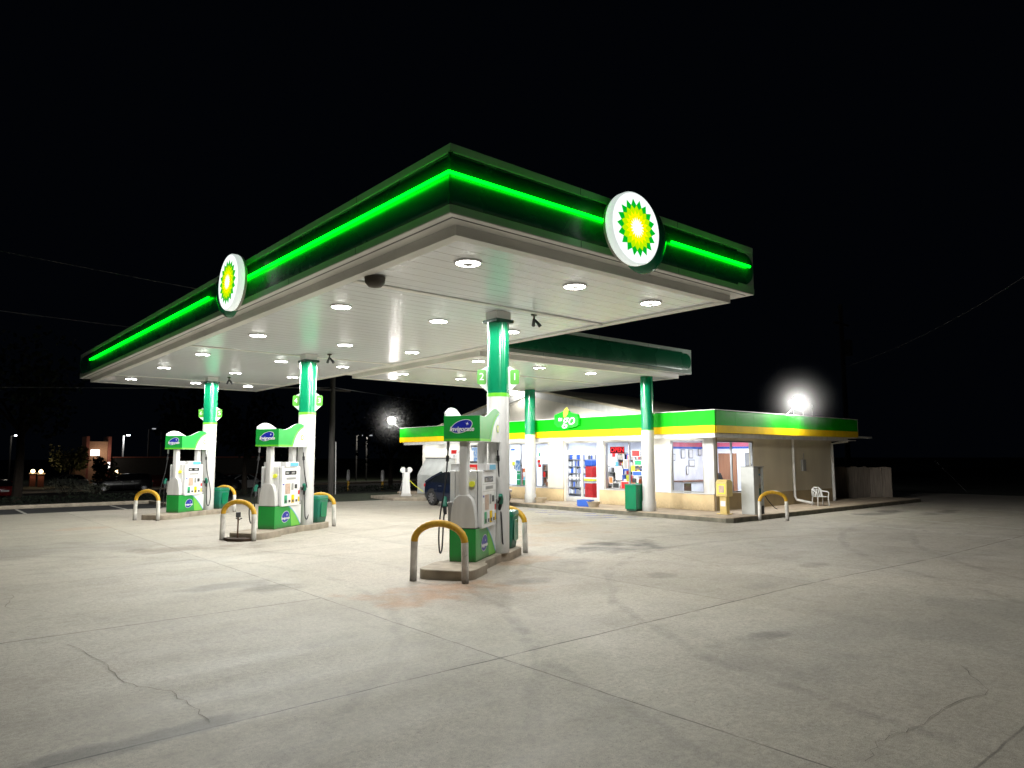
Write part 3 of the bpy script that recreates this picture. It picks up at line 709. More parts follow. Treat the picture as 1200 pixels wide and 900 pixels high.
def logo_patch(mb, cx, cz, w, t, face):
    """blue tilted oval with pale outline; returns nothing"""
def side_panel_parts(t, s):
    """one service side; s=-1 faces local -y, s=+1 is the same turned half round"""
    R = Matrix.Rotation(0 if s < 0 else PI, 4, 'Z')
    def put(o):
        o.matrix_basis = R @ o.matrix_basis; return o
    # lower door: green field, lime wedge, white sweep
    mb = MB(); y = -.233
    curve = []
    for k in range(11):
        u = k / 10; curve.append((-.12 + .66 * u, .54 - .50 * u ** 1.7))
    mb.flat([(-.572, .02), (.54, .02)] + [(.54, .04)] + curve[::-1] + [(-.572, .54)], y, 'y', 0)
    mb.flat([(.15, .02), (.54, .02)] + curve[::-1][:8] , y - .002, 'y', 1)
    mb.flat([(c[0], c[1]) for c in curve] + [(c[0] + .018, c[1] + .018) for c in curve[::-1]], y - .003, 'y', 2)
    mb.flat([(c[0] + .018, c[1] + .018) for c in curve] + [(.572, .06), (.572, .54)], y - .002, 'y', 3)
    put(mb.build('lower_door', ['pump_green', 'pump_light_green', 'sky_blue', 'white_gloss'], t))
    mb = MB(); mb.flat(ellipse(-.12, .27, .175, .135, 28, .35), y - .005, 'y', 0); mb.flat(ellipse(-.12, .27, .165, .125, 28, .35), y - .007, 'y', 1); mb.flat(star(4, .035, .01, .3) and [(p[0] - .06, p[1] + .31) for p in star(4, .035, .01, .3)], y - .009, 'y', 0)
    put(mb.build('logo', ['white_gloss', 'logo_blue'], t))
    o = text('lettering', 'Invigorate', .085, 'white_gloss', t, (-.12, y - .010, .235), (PI / 2, 0, 0), shear=.25, offset=.002); put(o)
    # cabinet face
    mb = MB(); mb.prism(rsq(.40, .49, .03), -.285, -.20, 'y'); put(mb.build('cabinet_face', 'white_gloss', t, bevel=.012, loc=(.02, 0, 1.02)))
    put(MB().box(-.26, -.288, 1.30, .24, -.284, 1.40).build('price_display', 'screen_dark', t, bevel=.002))
    mb = MB(); mb.box(-.22, -.2895, 1.325, -.10, -.2885, 1.375); mb.box(.02, -.2895, 1.325, .16, -.2885, 1.375); put(mb.build('digits', 'grey_plastic', t))
    mb = MB()
    for zz in (1.145, 1.265): mb.box(-.36, -.2865, zz, .40, -.2852, zz + .005)
    mb.box(.325, -.2865, .56, .330, -.2852, 1.145); put(mb.build('panel_seam', 'grey_plastic', t))
    put(MB().box(.34, -.288, .62, .40, -.2852, .74).build('sticker', 'yellow_band', t)); put(MB().box(.335, -.288, .80, .405, -.2852, .90).build('sticker', 'red_plastic', t)); put(MB().box(-.36, -.288, .95, -.28, -.2852, 1.09).build('sticker', 'paper', t)); put(MB().box(-.355, -.289, 1.05, -.285, -.2882, 1.085).build('sticker_heading', 'logo_blue', t))
    put(MB().box(-.20, -.289, 1.18, .22, -.286, 1.235).build('label_strip', 'grey_plastic', t))
    put(MB().box(-.24, -.290, .83, -.02, -.286, 1.09).build('payment_screen', 'screen_tan', t, bevel=.003))
    put(MB().box(.03, -.292, .92, .12, -.286, 1.09).build('keypad', 'grey_plastic', t, bevel=.003))
    put(MB().box(.17, -.292, .95, .28, -.286, 1.06).build('card_reader', 'dark_plastic', t, bevel=.003))
    for i, mm in enumerate(('green_plastic', 'paper', 'yellow_band', 'paper')):
        x = -.27 + i * .155
        put(MB().box(x, -.294, .60, x + .115, -.286, .80).build('grade_button', mm, t, bevel=.004))
        put(MB().box(x + .02, -.297, .62, x + .095, -.2945, .68).build('button', 'dark_plastic', t))
    put(MB().box(-.30, -.33, 1.505, .26, -.18, 1.62).build('topper_card', 'paper', t, bevel=.004))
    put(MB().box(-.12, -.333, 1.515, .24, -.331, 1.60).build('topper_print', 'sky_blue', t))
    # nozzle boot, nozzle and hose at the right-hand end
    put(MB().box(.44, -.27, .62, .56, -.20, .98).build('nozzle_boot', 'grey_plastic', t, bevel=.01))
    mb = MB(); mb.tube([(.60, -.30, .78), (.56, -.33, .94), (.50, -.34, 1.02)], [.03, .038, .034], 10); mb.tube([(.50, -.34, 1.0), (.50, -.30, .90)], .018, 8)
    n = put(mb.build('nozzle', 'black_rubber', t, smooth=True))
    mb = MB(); mb.tube([(.575, -.325, .90), (.545, -.342, .98), (.49, -.35, 1.05)], [.046, .048, .040], 8); put(mb.build('nozzle_grip', 'bin_green', t, smooth=True))
    hose = []
    top = Vector((.55, -.27, 2.0))
    ctrl = [top, Vector((.555, -.28, 1.75)), Vector((.60, -.30, 1.3)), Vector((.72, -.34, .8)), Vector((.76, -.35, .42)), Vector((.68, -.36, .16)), Vector((.58, -.36, .22)), Vector((.56, -.35, .55)), Vector((.60, -.32, .78))]
    for i in range(len(ctrl) - 1):
        p0, p1, p2, p3 = ctrl[max(i - 1, 0)], ctrl[i], ctrl[i + 1], ctrl[min(i + 2, len(ctrl) - 1)]
        for k in range(6):
            u = k / 6
            hose.append(.5 * ((2 * p1) + (p2 - p0) * u + (2 * p0 - 5 * p1 + 4 * p2 - p3) * u * u + (3 * p1 - p0 - 3 * p2 + p3) * u ** 3))
    hose.append(ctrl[-1]); put(MB().tube(hose, .014, 8).build('hose', 'black_rubber', t, smooth=True))
    put(MB().tube([(.55, -.27, 2.0), (.553, -.276, 1.86)], .026, 10).build('hose_swivel', 'steel', t)); put(MB().tube([(.556, -.28, 1.76), (.562, -.283, 1.66)], .03, 10).build('breakaway', 'black_rubber', t))
    # header side panel with its wave
    top = [(-.625, 2.43), (-.46, 2.42), (-.32, 2.43), (-.18, 2.47), (-.05, 2.525), (.08, 2.572), (.20, 2.592), (.32, 2.592), (.44, 2.57), (.54, 2.53), (.625, 2.48)]
    mb = MB(); mb.prism([(-.625, 2.0), (.625, 2.0)] + top[::-1], -.32, -.295, 'y'); put(mb.build('header_panel', 'white_gloss', t))
    y = -.3225; mb = MB()
    cv = [(-.06, 2.045), (.00, 2.18), (.08, 2.30), (.18, 2.40), (.30, 2.475), (.44, 2.525)]
    mb.flat([(-.62, 2.045), (-.06, 2.045)] + cv[1:] + [(.54, 2.528), (.44, 2.568), (.32, 2.593), (.20, 2.593), (.08, 2.570), (-.05, 2.523), (-.18, 2.468), (-.32, 2.428), (-.46, 2.418), (-.62, 2.428)], y, 'y', 0)
    mb.flat([(-.62, 2.004), (-.03, 2.004), (-.06, 2.045), (-.62, 2.045)], y, 'y', 1)
    band = [(a, b) for a, b in cv]; off = [(a + .045, b - .02) for a, b in cv]
    mb.flat([(-.08, 2.004)] + band + off[::-1] + [(-.03, 2.004)], y - .002, 'y', 1)
    mb.flat([(a + .05, b - .022) for a, b in cv] + [(a + .065, b - .03) for a, b in cv[::-1]], y - .003, 'y', 2)
    put(mb.build('header_graphic', ['pump_green', 'lime', 'sky_blue'], t))
    mb = MB(); c0 = (.40, 2.24)
    for n_, (R1, r1, mi) in enumerate(((.085, .066, 0), (.066, .055, 1), (.045, .03, 2))):
        mb.flat([(c0[0] + p[0], c0[1] + p[1]) for p in star(14, R1, r1, n_ * .2)], y - .004 - n_ * .0015, 'y', mi)
    put(mb.build('emblem', ['pump_green', 'bp_yellow', 'white_gloss'], t))

def pump(loc, rz, lab):
    t = thing('fuel_pump', lab, 'fuel pump', loc, rz, 'green and white fuel pumps')
    MB().box(-.575, -.23, 0, .575, .23, .545).build('base_cabinet', 'pump_green', t, bevel=.008)
    # flared end fairings rising to the two posts
    for s in (-1, 1):
        mb = MB(); out = []; 
        for k in range(11):
            u = k / 10; z = .55 + .55 * u; out.append((.08 + .145 * math.sqrt(max(0, 1 - u ** 2.2)), z))
        prof = out
        poly = [(-a, z) for a, z in prof] + [(a, z) for a, z in prof[::-1]]
        x0, x1 = (-.573, -.43) if s < 0 else (.43, .573)
        mb.prism([(a, z) for a, z in poly], x0, x1, 'x'); mb.build('end_fairing', 'white_paint', t, smooth=True, bevel=.012)
        MB().prism([(p[0] + s * .485, p[1]) for p in rsq(.08, .075, .03)], 1.095, 2.0).build('post', 'white_paint', t, smooth=True)
    MB().box(-.42, -.19, .55, .42, .19, 1.50).build('cabinet', 'white_paint', t, bevel=.01)
    MB().box(-.44, -.21, .55, .44, .21, .60).build('waist', 'grey_plastic', t)
    MB().box(-.60, -.292, 2.002, .60, .292, 2.38).build('header_core', 'white_gloss', t)
    mb = MB()
    for zz in (.58, 1.47): mb.box(-.421, -.1915, zz, .421, -.1895, zz + .006); mb.box(-.421, .1895, zz, .421, .1915, zz + .006)
    mb.build('seam', 'dark_plastic', t)
    MB().box(-.577, -.232, .545, .577, .232, .553).build('base_gap', 'dark_plastic', t)
    for s in (-1, 1):
        x = s * .627
        MB().box(x - .012, -.322, 2.0, x + .012, .322, 2.43).build('header_end', 'pump_green', t, bevel=.003)
        MB().box(s * .6395, -.322, 2.004, s * .642, .322, 2.045).build('header_trim', 'lime', t)
        mb = MB(); xx = s * .6405; sg = s
        mb.flat([(a, b) for a, b in ellipse(0, 2.25, .20, .105, 28, .32 * -s * -1)], xx, 'x', 0)
        mb.flat([(a, b) for a, b in ellipse(0, 2.25, .19, .095, 28, .32 * -s * -1)], xx + s * .002, 'x', 1)
        mb.flat([(a + .10 * s, b + 2.295) for a, b in star(4, .035, .01, .3)], xx + s * .004, 'x', 0)
        mb.build('logo', ['white_gloss', 'logo_blue'], t)
        text('lettering', 'Invigorate', .108, 'white_gloss', t, (s * .646, 0, 2.205), (PI / 2, 0, s * PI / 2), shear=.25, offset=.0025)
        side_panel_parts(t, s)
    mb = MB().lathe([(.05, -.02), (.05, .02)], 20, axis='x', c=(-.44, -.12, 1.28)); mb.build('round_label', 'bp_yellow', t)
    return t
p0 = None
hp = None; bp0 = None; i0 = None
def litter_bin(loc, rz, lab):
    t = thing('litter_bin', lab, 'bin', loc, rz, 'green bins at the pump islands')
    mb = MB()
    def lay(z, a, b, r): return [(p[0], p[1], z) for p in rsq(a, b, r, 4)]
    rings = [lay(0, .20, .19, .04), lay(.15, .225, .21, .05), lay(.55, .25, .235, .05), lay(.66, .255, .24, .05), lay(.70, .24, .225, .04)]
    n = len(rings[0]); vs = sum(rings, []); fs = []
    for i in range(len(rings) - 1):
        for k in range(n): fs.append((i * n + k, i * n + (k + 1) % n, (i + 1) * n + (k + 1) % n, (i + 1) * n + k))
    fs += [list(range(n))[::-1], list(range((len(rings) - 1) * n, len(rings) * n))]
    mb.add(vs, fs); mb.build('body', 'bin_green', t, smooth=True)
    MB().prism(rsq(.26, .245, .05, 4), .60, .635).build('lid_rim', 'column_green', t, smooth=True)
    MB().prism([(p[0], p[1] + .34) for p in rsq(.15, .20, .05)], -.246, -.236, 'y').build('recessed_panel', 'column_green', t, bevel=.004)
    return t
for k, (O, _) in enumerate(ISL):
    mb = MB().prism(IP, -.12, .15)
    iso = mb.build('pump_island', 'kerb_concrete', loc=(O[0], O[1], 0), rz=A, bevel=.015) if i0 is None else None
    lab = ('near pump island, its grey kerb swelling at both ends', 'middle pump island with rusty soil at its near end', 'farthest pump island with pale kerb')[k]
    if iso is None:
        iso = i0.copy(); C.objects.link(iso); iso.location = (O[0], O[1], 0)
    else: i0 = iso
    tag(iso, lab, 'pump island', 'kerbed pump islands')
    px, py = isl(O, 1.64, 0)
    lab = ('nearest green and white fuel pump, numbered 1 and 2', 'middle fuel pump between the other two', 'farthest fuel pump, left of the others')[k]
    if p0 is None: p0 = pump((px, py, .15), A, lab)
    else: dup(p0, (px, py, .15), A, lab)
    hx, hy = isl(O, 0, 0); lab = f'yellow topped hoop guard in front of the {ordn[k]} fuel pump'
    if hp is None: hp = hoop((hx, hy, 0), A, lab)
    else: dup(hp, (hx, hy, 0), A, lab)
    hx, hy = isl(O, 3.55, -.02); dup(hp, (hx, hy, -.01), A, f'yellow topped hoop guard behind the {ordn[k]} pump column')
    bx, by = isl(O, 3.12, -.13); lab = f'green litter bin behind the {ordn[k]} pump column'
    if bp0 is None: bp0 = litter_bin((bx, by, .15), A, lab)
    else: dup(bp0, (bx, by, .15), A, lab)
# soil patch and short pipe post by the middle island
mb = MB(); O = ISL[1][0]; q = [isl(O, a, b) for a, b in ((.0, -.42), (.155, -.3), (.155, .3), (.0, .38), (-.22, .1), (-.2, -.25))]
mb.prism(q, -.02, .06); o = mb.build('soil_patch', 'soil'); tag(o, 'dark leaf litter and soil at the middle island', 'soil', kind='stuff')
t = thing('pipe_post', 'thin dark metal post with small head standing inside the middle hoop guard', 'post', (*isl(O, .02, .02), 0))
MB().tube([(0, 0, -.05), (0, 0, .55)], .018, 8).build('stem', 'rust_brown', t); MB().box(-.05, -.03, .52, .05, .03, .64).build('head', 'dark_plastic', t, bevel=.01)
MB().tube([(-.05, 0, .5), (.03, .02, .47), (.09, 0, .5)], .014, 6).build('handle', 'dark_plastic', t)

# ------------------------------------------------------------------ store
ST = thing('convenience_store', 'single-storey cream store with green and yellow fascia, lit windows and low gable', 'building', (20.8, 13.83, .055))
ox, oy, oz = ST.location
def sb(name, m, *boxes, bevel=0):
    mb = MB()
    for b in boxes: mb.box(b[0] - ox, b[1] - oy, b[2] - oz, b[3] - ox, b[4] - oy, b[5] - oz)
    return mb.build(name, m, ST, bevel=bevel)
X, Y0, Y1, XE = 20.8, 13.83, 31.5, 29.4; T = .18; ZC = 2.62
# front wall pieces between openings
openings = [(14.22, 15.6, .64), (16.75, 18.72, .63), (19.1, 20.88, .06), (21.86, 24.63, .60), (26.75, 27.35, .62)]
ycur = Y0 + .005
for (a, b, z) in openings:
    sb('wall', 'cream_wall', (X, ycur, .06, X + T, a, ZC)); sb('wall', 'cream_wall', (X, a, 2.46, X + T, b, ZC))
    if z > .1: sb('wall', 'tan_dado', (X + .005, a, .06, X + T - .005, b, z - .02))
    ycur = b
sb('wall', 'cream_wall', (X, ycur, .06, X + T, Y1, ZC))
# tan dado in front
yc = Y0 - .03
for (a, b, h) in ((Y0 - .03, 18.97, .60), (20.98, 25.6, .56)):
    sb('dado', 'tan_dado', (X - .07, a, .06, X - .003, b, h), bevel=.006)
    sb('sill', 'white_paint', (X - .095, a - .01, h + .003, X - .001, b + .01, h + .03), bevel=.005)
sb('projecting_panel', 'cream_wall', (X - .10, 20.95, .60, X - .004, 21.84, ZC), bevel=.004)
# side wall
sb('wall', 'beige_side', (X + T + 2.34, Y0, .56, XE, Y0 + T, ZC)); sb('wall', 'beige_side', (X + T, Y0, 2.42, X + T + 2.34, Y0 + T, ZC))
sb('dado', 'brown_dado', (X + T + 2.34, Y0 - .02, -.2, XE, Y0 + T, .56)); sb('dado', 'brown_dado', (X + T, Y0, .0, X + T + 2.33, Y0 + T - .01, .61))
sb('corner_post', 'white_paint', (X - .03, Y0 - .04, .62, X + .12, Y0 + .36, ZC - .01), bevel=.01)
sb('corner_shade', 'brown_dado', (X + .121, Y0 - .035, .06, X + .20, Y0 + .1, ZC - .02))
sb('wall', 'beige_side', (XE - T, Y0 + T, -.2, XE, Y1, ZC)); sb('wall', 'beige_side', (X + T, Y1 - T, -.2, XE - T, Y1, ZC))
# windows
def window(x0, y0, z0, x1, y1, z1, mull, axis):
    w = .045; d = .07
    f = bpy.data.objects.new('window', None)
    mb = MB()
    def B(a, za, b, zb_):
        if axis == 'x': mb.box(X + .02 - ox, a - oy, za - oz, X + .02 + d - ox, b - oy, zb_ - oz)
        else: mb.box(a - ox, Y0 + .02 - oy, za - oz, b - ox, Y0 + .02 + d - oy, zb_ - oz)
    a, b = (y0, y1) if axis == 'x' else (x0, x1)
    B(a, z0, a + w, z1); B(b - w, z0, b, z1); B(a + w, z0, b - w, z0 + w); B(a + w, z1 - w, b - w, z1)
    for m_ in mull: B(m_ - w / 2, z0 + w, m_ + w / 2, z1 - w)
    f = mb.build('window', 'steel', ST)
    mb = MB()
    if axis == 'x': mb.add([(X + .05 - ox, a + w - oy, z0 + w - oz), (X + .05 - ox, b - w - oy, z0 + w - oz), (X + .05 - ox, b - w - oy, z1 - w - oz), (X + .05 - ox, a + w - oy, z1 - w - oz)], [(0, 1, 2, 3)])
    else: mb.add([(a + w - ox, Y0 + .05 - oy, z0 + w - oz), (b - w - ox, Y0 + .05 - oy, z0 + w - oz), (b - w - ox, Y0 + .05 - oy, z1 - w - oz), (a + w - ox, Y0 + .05 - oy, z1 - w - oz)], [(0, 1, 2, 3)])
    mb.build('pane', 'window_glass', f)
    return f
for (a, b, z), ml in zip(openings, ((), (17.52,), None, (22.76, 23.7), ())):
    if ml is None: continue
    window(0, a, z, 0, b, 2.46, ml, 'x')
window(X + .21, 0, .63, X + T + 2.33, 0, 2.42, (21.97,), 'y')
# doors + transom
for (a, b, lab) in ((19.14, 19.98, 'right glass door'), (20.0, 20.84, 'left glass door')):
    mb = MB(); w = .05; x0 = X + .03 - ox; x1 = X + .08 - ox
    for q in ((a, .07, a + w, 2.04), (b - w, .07, b, 2.04), (a + w, .07, b - w, .27), (a + w, 1.96, b - w, 2.04), (a + w, 1.0, b - w, 1.06)):
        mb.box(x0, q[0] - oy, q[1] - oz, x1, q[2] - oy, q[3] - oz)
    d = mb.build('door', 'white_paint', ST); 
    mb = MB(); xx = X + .055 - ox; mb.add([(xx, a + w - oy, .27 - oz), (xx, b - w - oy, .27 - oz), (xx, b - w - oy, 1.96 - oz), (xx, a + w - oy, 1.96 - oz)], [(0, 1, 2, 3)]); mb.build('pane', 'window_glass', d)
    hy_ = a + .10 if a > 19.5 else b - .10
    MB().tube([(x0 - .02, hy_ - oy, .85 - oz), (x0 - .05, hy_ - oy, .9 - oz), (x0 - .05, hy_ - oy, 1.2 - oz), (x0 - .02, hy_ - oy, 1.25 - oz)], .012, 6).build('handle', 'steel', d)
sb('door_frame', 'white_paint', (X + .01, 19.1, .06, X + .12, 19.135, 2.46), (X + .01, 20.845, .06, X + .12, 20.88, 2.46), (X + .01, 19.135, 2.05, X + .12, 20.845, 2.12), (X + .01, 19.135, 2.42, X + .12, 20.845, 2.46), bevel=.003)
mb = MB(); xx = X + .06 - ox; mb.add([(xx, 19.14 - oy, 2.12 - oz), (xx, 20.84 - oy, 2.12 - oz), (xx, 20.84 - oy, 2.42 - oz), (xx, 19.14 - oy, 2.42 - oz)], [(0, 1, 2, 3)]); mb.build('transom_pane', 'window_glass', ST)
sb('pier', 'white_paint', (X - .04, 18.74, .62, X + .0, 19.09, 2.5))
# soffit and fascia
FX, FY, FXE, FYE = 19.7, 13.0, 30.02, 32.0
sb('soffit', 'white_paint', (FX + .1, FY + .1, 2.60, X + 1.0, FYE - .1, 2.64), (X + 1.0, FY + .1, 2.60, FXE - .3, Y0 + .2, 2.64))
sb('eave_trim', 'white_paint', (FX + .06, FY + .06, 2.49, FX + .10, FYE - .3, 2.635), (FX + .10, FY + .06, 2.49, 29.2, FY + .10, 2.635), bevel=.004)
def band(z0, z1, m, nm, out=0.):
    mb = MB(); n = 16
    segs = []
    L1 = (FYE - FY) / 13
    for i in range(13): mb.box(FX - out - ox, FY + i * L1 + .004 - oy, z0 - oz, FX + .05 - ox, FY + (i + 1) * L1 - .004 - oy, z1 - oz)
    L2 = (FXE - FX - .05) / 9
    for i in range(9): mb.box(FX + .05 + i * L2 + .004 - ox, FY - out - oy, z0 - oz, FX + .05 + (i + 1) * L2 - .004 - ox, FY + .05 - oy, z1 - oz)
    mb.box(FX + .05 - ox, FYE - .05 - oy, z0 - oz, FX + 4 - ox, FYE - oy, z1 - oz)
    return mb.build(nm, m, ST)
band(2.885, 3.37, 'store_green', 'green_fascia'); band(2.64, 2.882, 'yellow_band', 'yellow_fascia', .012); 
sb('fascia_backing', 'gutter_white', (FX + .052, FY + .052, 2.642, FX + .09, FYE - .052, 3.36), (FX + .09, FY + .052, 2.642, FXE, FY + .09, 3.36), (FXE + .0, FY + .0, 2.64, FXE + .03, FY + .4, 3.36))
sb('parapet_cap', 'gutter_white', (FX - .02, FY - .02, 3.372, FX + .12, FYE, 3.392), (FX + .12, FY - .02, 3.372, FXE + .03, FY + .12, 3.392))
sb('rear_eave', 'gutter_white', (FXE + .03, FY + .1, 2.62, 31.6, FY + .16, 2.70), (29.3, FY + .6, 2.52, 31.2, 24, 2.56), (FXE + .03, FY + .16, 2.64, 31.6, 24, 2.70))
# flat roof and gable behind the fascia
sb('roof', 'dark_wall', (X - .8, FY + .1, 2.66, 29.9, FYE - .1, 2.72))
mb = MB(); gx = 22.0 - ox
ya, yb, yp, zp, ze = 16.4, 32.6, 24.5, 4.72, 3.02
mb.prism([(ya - oy, 2.75 - oz), (yb - oy, 2.75 - oz), (yb - oy, ze - oz), (yp - oy, zp - oz), (ya - oy, ze - oz)], gx, gx + .12, 'x'); mb.build('gable_wall', 'cream_wall', ST)
for (a, b) in (((ya - .1, ze), (yp, zp)), ((yb + .1, ze), (yp, zp))):
    mb = MB(); mb.prism([(a[0] - oy, a[1] - oz - .02), (b[0] - oy, b[1] - oz - .02), (b[0] - oy, b[1] - oz + .27), (a[0] - oy, a[1] - oz + .27)], gx - .07, gx - .004, 'x'); mb.build('rake_board', 'white_paint', ST)
    mb = MB(); mb.prism([(a[0] - oy, a[1] - oz + .27), (b[0] - oy, b[1] - oz + .27), (b[0] - oy, b[1] - oz + .36), (a[0] - oy, a[1] - oz + .36)], gx - .12, gx + 7.2, 'x'); mb.build('roof_slope', 'beige_side', ST)
for yy in (20.2, 24.0, 27.5): sb('gable_batten', 'cream_wall', (21.985, yy, 2.8, 21.998, yy + .05, 3.7))
# soffit tubes
for i in range(9):
    y = 14.4 + i * 1.95
    sb('soffit_light', 'tube', (20.42, y, 2.555, 20.50, y + 1.5, 2.59))
for i in range(9):
    y = 15.15 + i * 1.95
    add_light('soffit_lamp', 'AREA', (20.46 - ox, y - oy, 2.55 - oz), 7, ST, .1, (.95, .98, 1), sx=(.08, 1.5))
# drain pipes, conduit, meter box
mb = MB(); mb.tube([(26.05 - ox, 13.76 - oy, 2.55 - oz), (26.05 - ox, 13.76 - oy, .35 - oz), (26.08 - ox, 13.70 - oy, .22 - oz), (26.2 - ox, 13.1 - oy, .11 - oz)], .05, 8); mb.build('drainpipe', 'gutter_white', ST, smooth=True)
mb = MB(); mb.tube([(29.5 - ox, 13.2 - oy, 2.5 - oz), (29.2 - ox, 13.74 - oy, 2.38 - oz), (29.25 - ox, 13.74 - oy, .0 - oz)], .06, 8); mb.build('drainpipe', 'white_paint', ST, smooth=True)
mb = MB(); mb.tube([(21.0 - ox, 13.3 - oy, 2.585 - oz), (29 - ox, 13.3 - oy, 2.585 - oz)], .014, 6); mb.build('conduit', 'white_paint', ST)
sb('meter_box', 'grey_plastic', (26.75, 13.74, 1.3, 27.0, 13.829, 1.75), bevel=.01)
mb = MB(); mb.tube([(26.87 - ox, 13.77 - oy, 1.75 - oz), (26.87 - ox, 13.77 - oy, 2.0 - oz)], .015, 6); mb.build('meter_pipe', 'steel', ST)
sb('shop_floor', 'shop_floor', (X + T, Y0 + T, .05, XE - T, Y1 - T, .07)); sb('shop_ceiling', 'shop_white', (X + T, Y0 + T, 2.56, XE - T, Y1 - T, 2.60))
sb('inner_wall', 'shop_white', (24.6, Y0 + T, .07, 24.7, 16.695, 2.56), (25.4, 17.4, .07, 25.5, Y1 - T, 2.56))
sb('inner_wall', 'shop_white', (X + T, 16.70, .07, 25.4, 16.74, 2.56)); sb('inner_wall', 'shop_white', (X + T, 25.3, .07, 25.4, 25.36, 2.56))
sb('wall_stripe', 'pink_stripe', (24.58, Y0 + T + .01, 2.26, 24.598, 16.66, 2.42)); sb('wall_stripe', 'blue_plastic', (24.58, Y0 + T + .01, 2.18, 24.598, 16.66, 2.255))
sb('wall_stripe', 'pink_stripe', (X + T + .02, 16.68, 2.26, 24.57, 16.698, 2.42)); sb('wall_stripe', 'blue_plastic', (X + T + .02, 16.68, 2.18, 24.57, 16.698, 2.255))
sb('inner_door', 'door_brown', (24.55, 15.30, .07, 24.597, 16.1, 2.0), bevel=.004)
for i, (x, y) in enumerate(((22.3, 15.2), (23.6, 15.2), (22.3, 18.6), (23.9, 18.6), (22.3, 20.6), (23.9, 20.6), (22.3, 22.8), (23.9, 22.8), (22.3, 24.4), (24.4, 24.4), (22.2, 26.9))):
    sb('shop_ceiling_light', 'shop_tube', (x - .15, y - .55, 2.535, x + .15, y + .55, 2.555))
    add_light('shop_lamp', 'AREA', (x - ox, y - oy, 2.53 - oz), 42, ST, .3, (.86, .91, 1), sx=(.3, 1.1))

# merchandise seen through the glass
cols = ['red_plastic', 'green_plastic', 'orange_plastic', 'blue_plastic', 'paper', 'dark_plastic', 'yellow_band', 'clay', 'white_gloss', 'grey_plastic']
def shelf(loc, rz, w, h, lab, dens=1., rows=5, pal=None):
    t = thing('display_shelf', lab, 'shelf', loc, rz, 'stocked shelves inside the store')
    mb = MB(); mb.box(-w / 2, -.02, 0, w / 2, .02, h)
    for k in range(rows): mb.box(-w / 2, -.36, .08 + k * (h - .1) / rows, w / 2, -.02, .10 + k * (h - .1) / rows)
    mb.box(-w / 2 - .02, -.36, 0, -w / 2, .02, h); mb.box(w / 2, -.36, 0, w / 2 + .02, .02, h)
    mb.build('rack', 'grey_plastic', t)
    mb = MB(); c = pal or cols
    dh = (h - .1) / rows
    for k in range(rows):
        x = -w / 2 + .01
        while x < w / 2 - .05:
            ww = random.uniform(.04, .10); ww = min(ww, w / 2 - x - .005); hh = dh * random.uniform(.5, .88); dd = random.uniform(.25, .33)
            if random.random() < .93: mb.box(x, -.02 - dd, .105 + k * dh, x + ww - .008, -.03, .105 + k * dh + hh, random.randrange(len(c)))
            x += ww
    s = mb.build('merchandise', c, t); s['kind'] = 'stuff'
    return t
shelf((22.3, 17.9, .07), -PI / 2, 1.9, 1.35, 'low stocked shelf behind the window right of the doors')
shelf((23.9, 18.3, .07), -PI / 2, 1.8, 1.9, 'tall white goods shelf deeper inside behind the open sign window', rows=6)
shelf((22.5, 19.45, .07), -PI / 2, .7, 1.45, 'shelf of dark boxes seen through the right door', pal=['dark_plastic', 'grey_plastic', 'paper', 'clay'])
shelf((24.9, 20.1, .07), -PI / 2, 2.4, 2.0, 'back wall shelf seen through the entrance doors', rows=6)
shelf((21.6, 22.35, .07), -PI / 2, .8, 1.5, 'crowded shelf behind the window beside the left round column', pal=['dark_plastic', 'clay', 'paper', 'grey_plastic', 'counter_wood'])
shelf((24.2, 23.2, .07), -PI / 2, 2.4, 2.0, 'tall back shelf behind the left window', rows=6, pal=['paper', 'grey_plastic', 'white_gloss', 'blue_plastic'])
t = thing('bottle_stack', 'stack of green bottled drinks behind the left window', 'drinks', (21.25, 24.1, .07))
for i in range(4):
    for k in range(5): MB().box(-.1, -.28 + i * .14, .02 + k * .26, .12, -.16 + i * .14, .26 + k * .26).build('pack', ('green_plastic', 'green_plastic', 'red_plastic', 'orange_plastic')[3 - i] if k != 2 else ('green_plastic', 'green_plastic', 'orange_plastic', 'green_plastic')[3 - i], t, bevel=.01)
t = thing('snack_display', 'orange and red cardboard snack stand low behind the open sign window', 'display stand', (21.35, 17.9, .07), .2)
MB().prism([(-.18, 0), (.18, 0), (.18, 1.0), (-.05, .9), (-.18, .62)], -.38, .38, 'y').build('stand', 'orange_plastic', t, bevel=.01); MB().box(-.186, -.3, .1, -.181, .34, .55).build('print', 'red_plastic', t)
for k in range(4): MB().box(-.12, -.34 + k * .17, .88, .12, -.2 + k * .17, 1.10).build('packet', ('paper', 'red_plastic', 'bp_yellow', 'blue_plastic')[k], t, bevel=.01)
t = thing('basket_display', 'brown basket of goods at the foot of the window beside the left round column', 'basket', (21.25, 22.15, .07)); MB().lathe([(.2, .3), (.3, .72), (.26, .72)], 16).build('basket', 'door_brown', t, smooth=True); MB().box(-.22, -.28, 0, .22, .28, .3).build('stand', 'dark_plastic', t)
for k in range(5): MB().lathe([(.02, -.09), (.09, -.05), (.1, .04), (.03, .1)], 10, c=(.13 * math.cos(k * 1.25), .13 * math.sin(k * 1.25), .80)).build('goods', ('clay', 'dark_plastic', 'paper', 'orange_plastic', 'grey_plastic')[k], t, smooth=True)
t = thing('clothes_rack', 'rack of blue and red shirts inside the left glass door', 'clothes rack', (21.9, 20.5, .07))
MB().tube([(0, 0, 0), (0, 0, 1.5)], .02, 8).build('pole', 'steel', t); MB().box(-.22, -.22, 0, .22, .22, .04).build('base', 'steel', t)
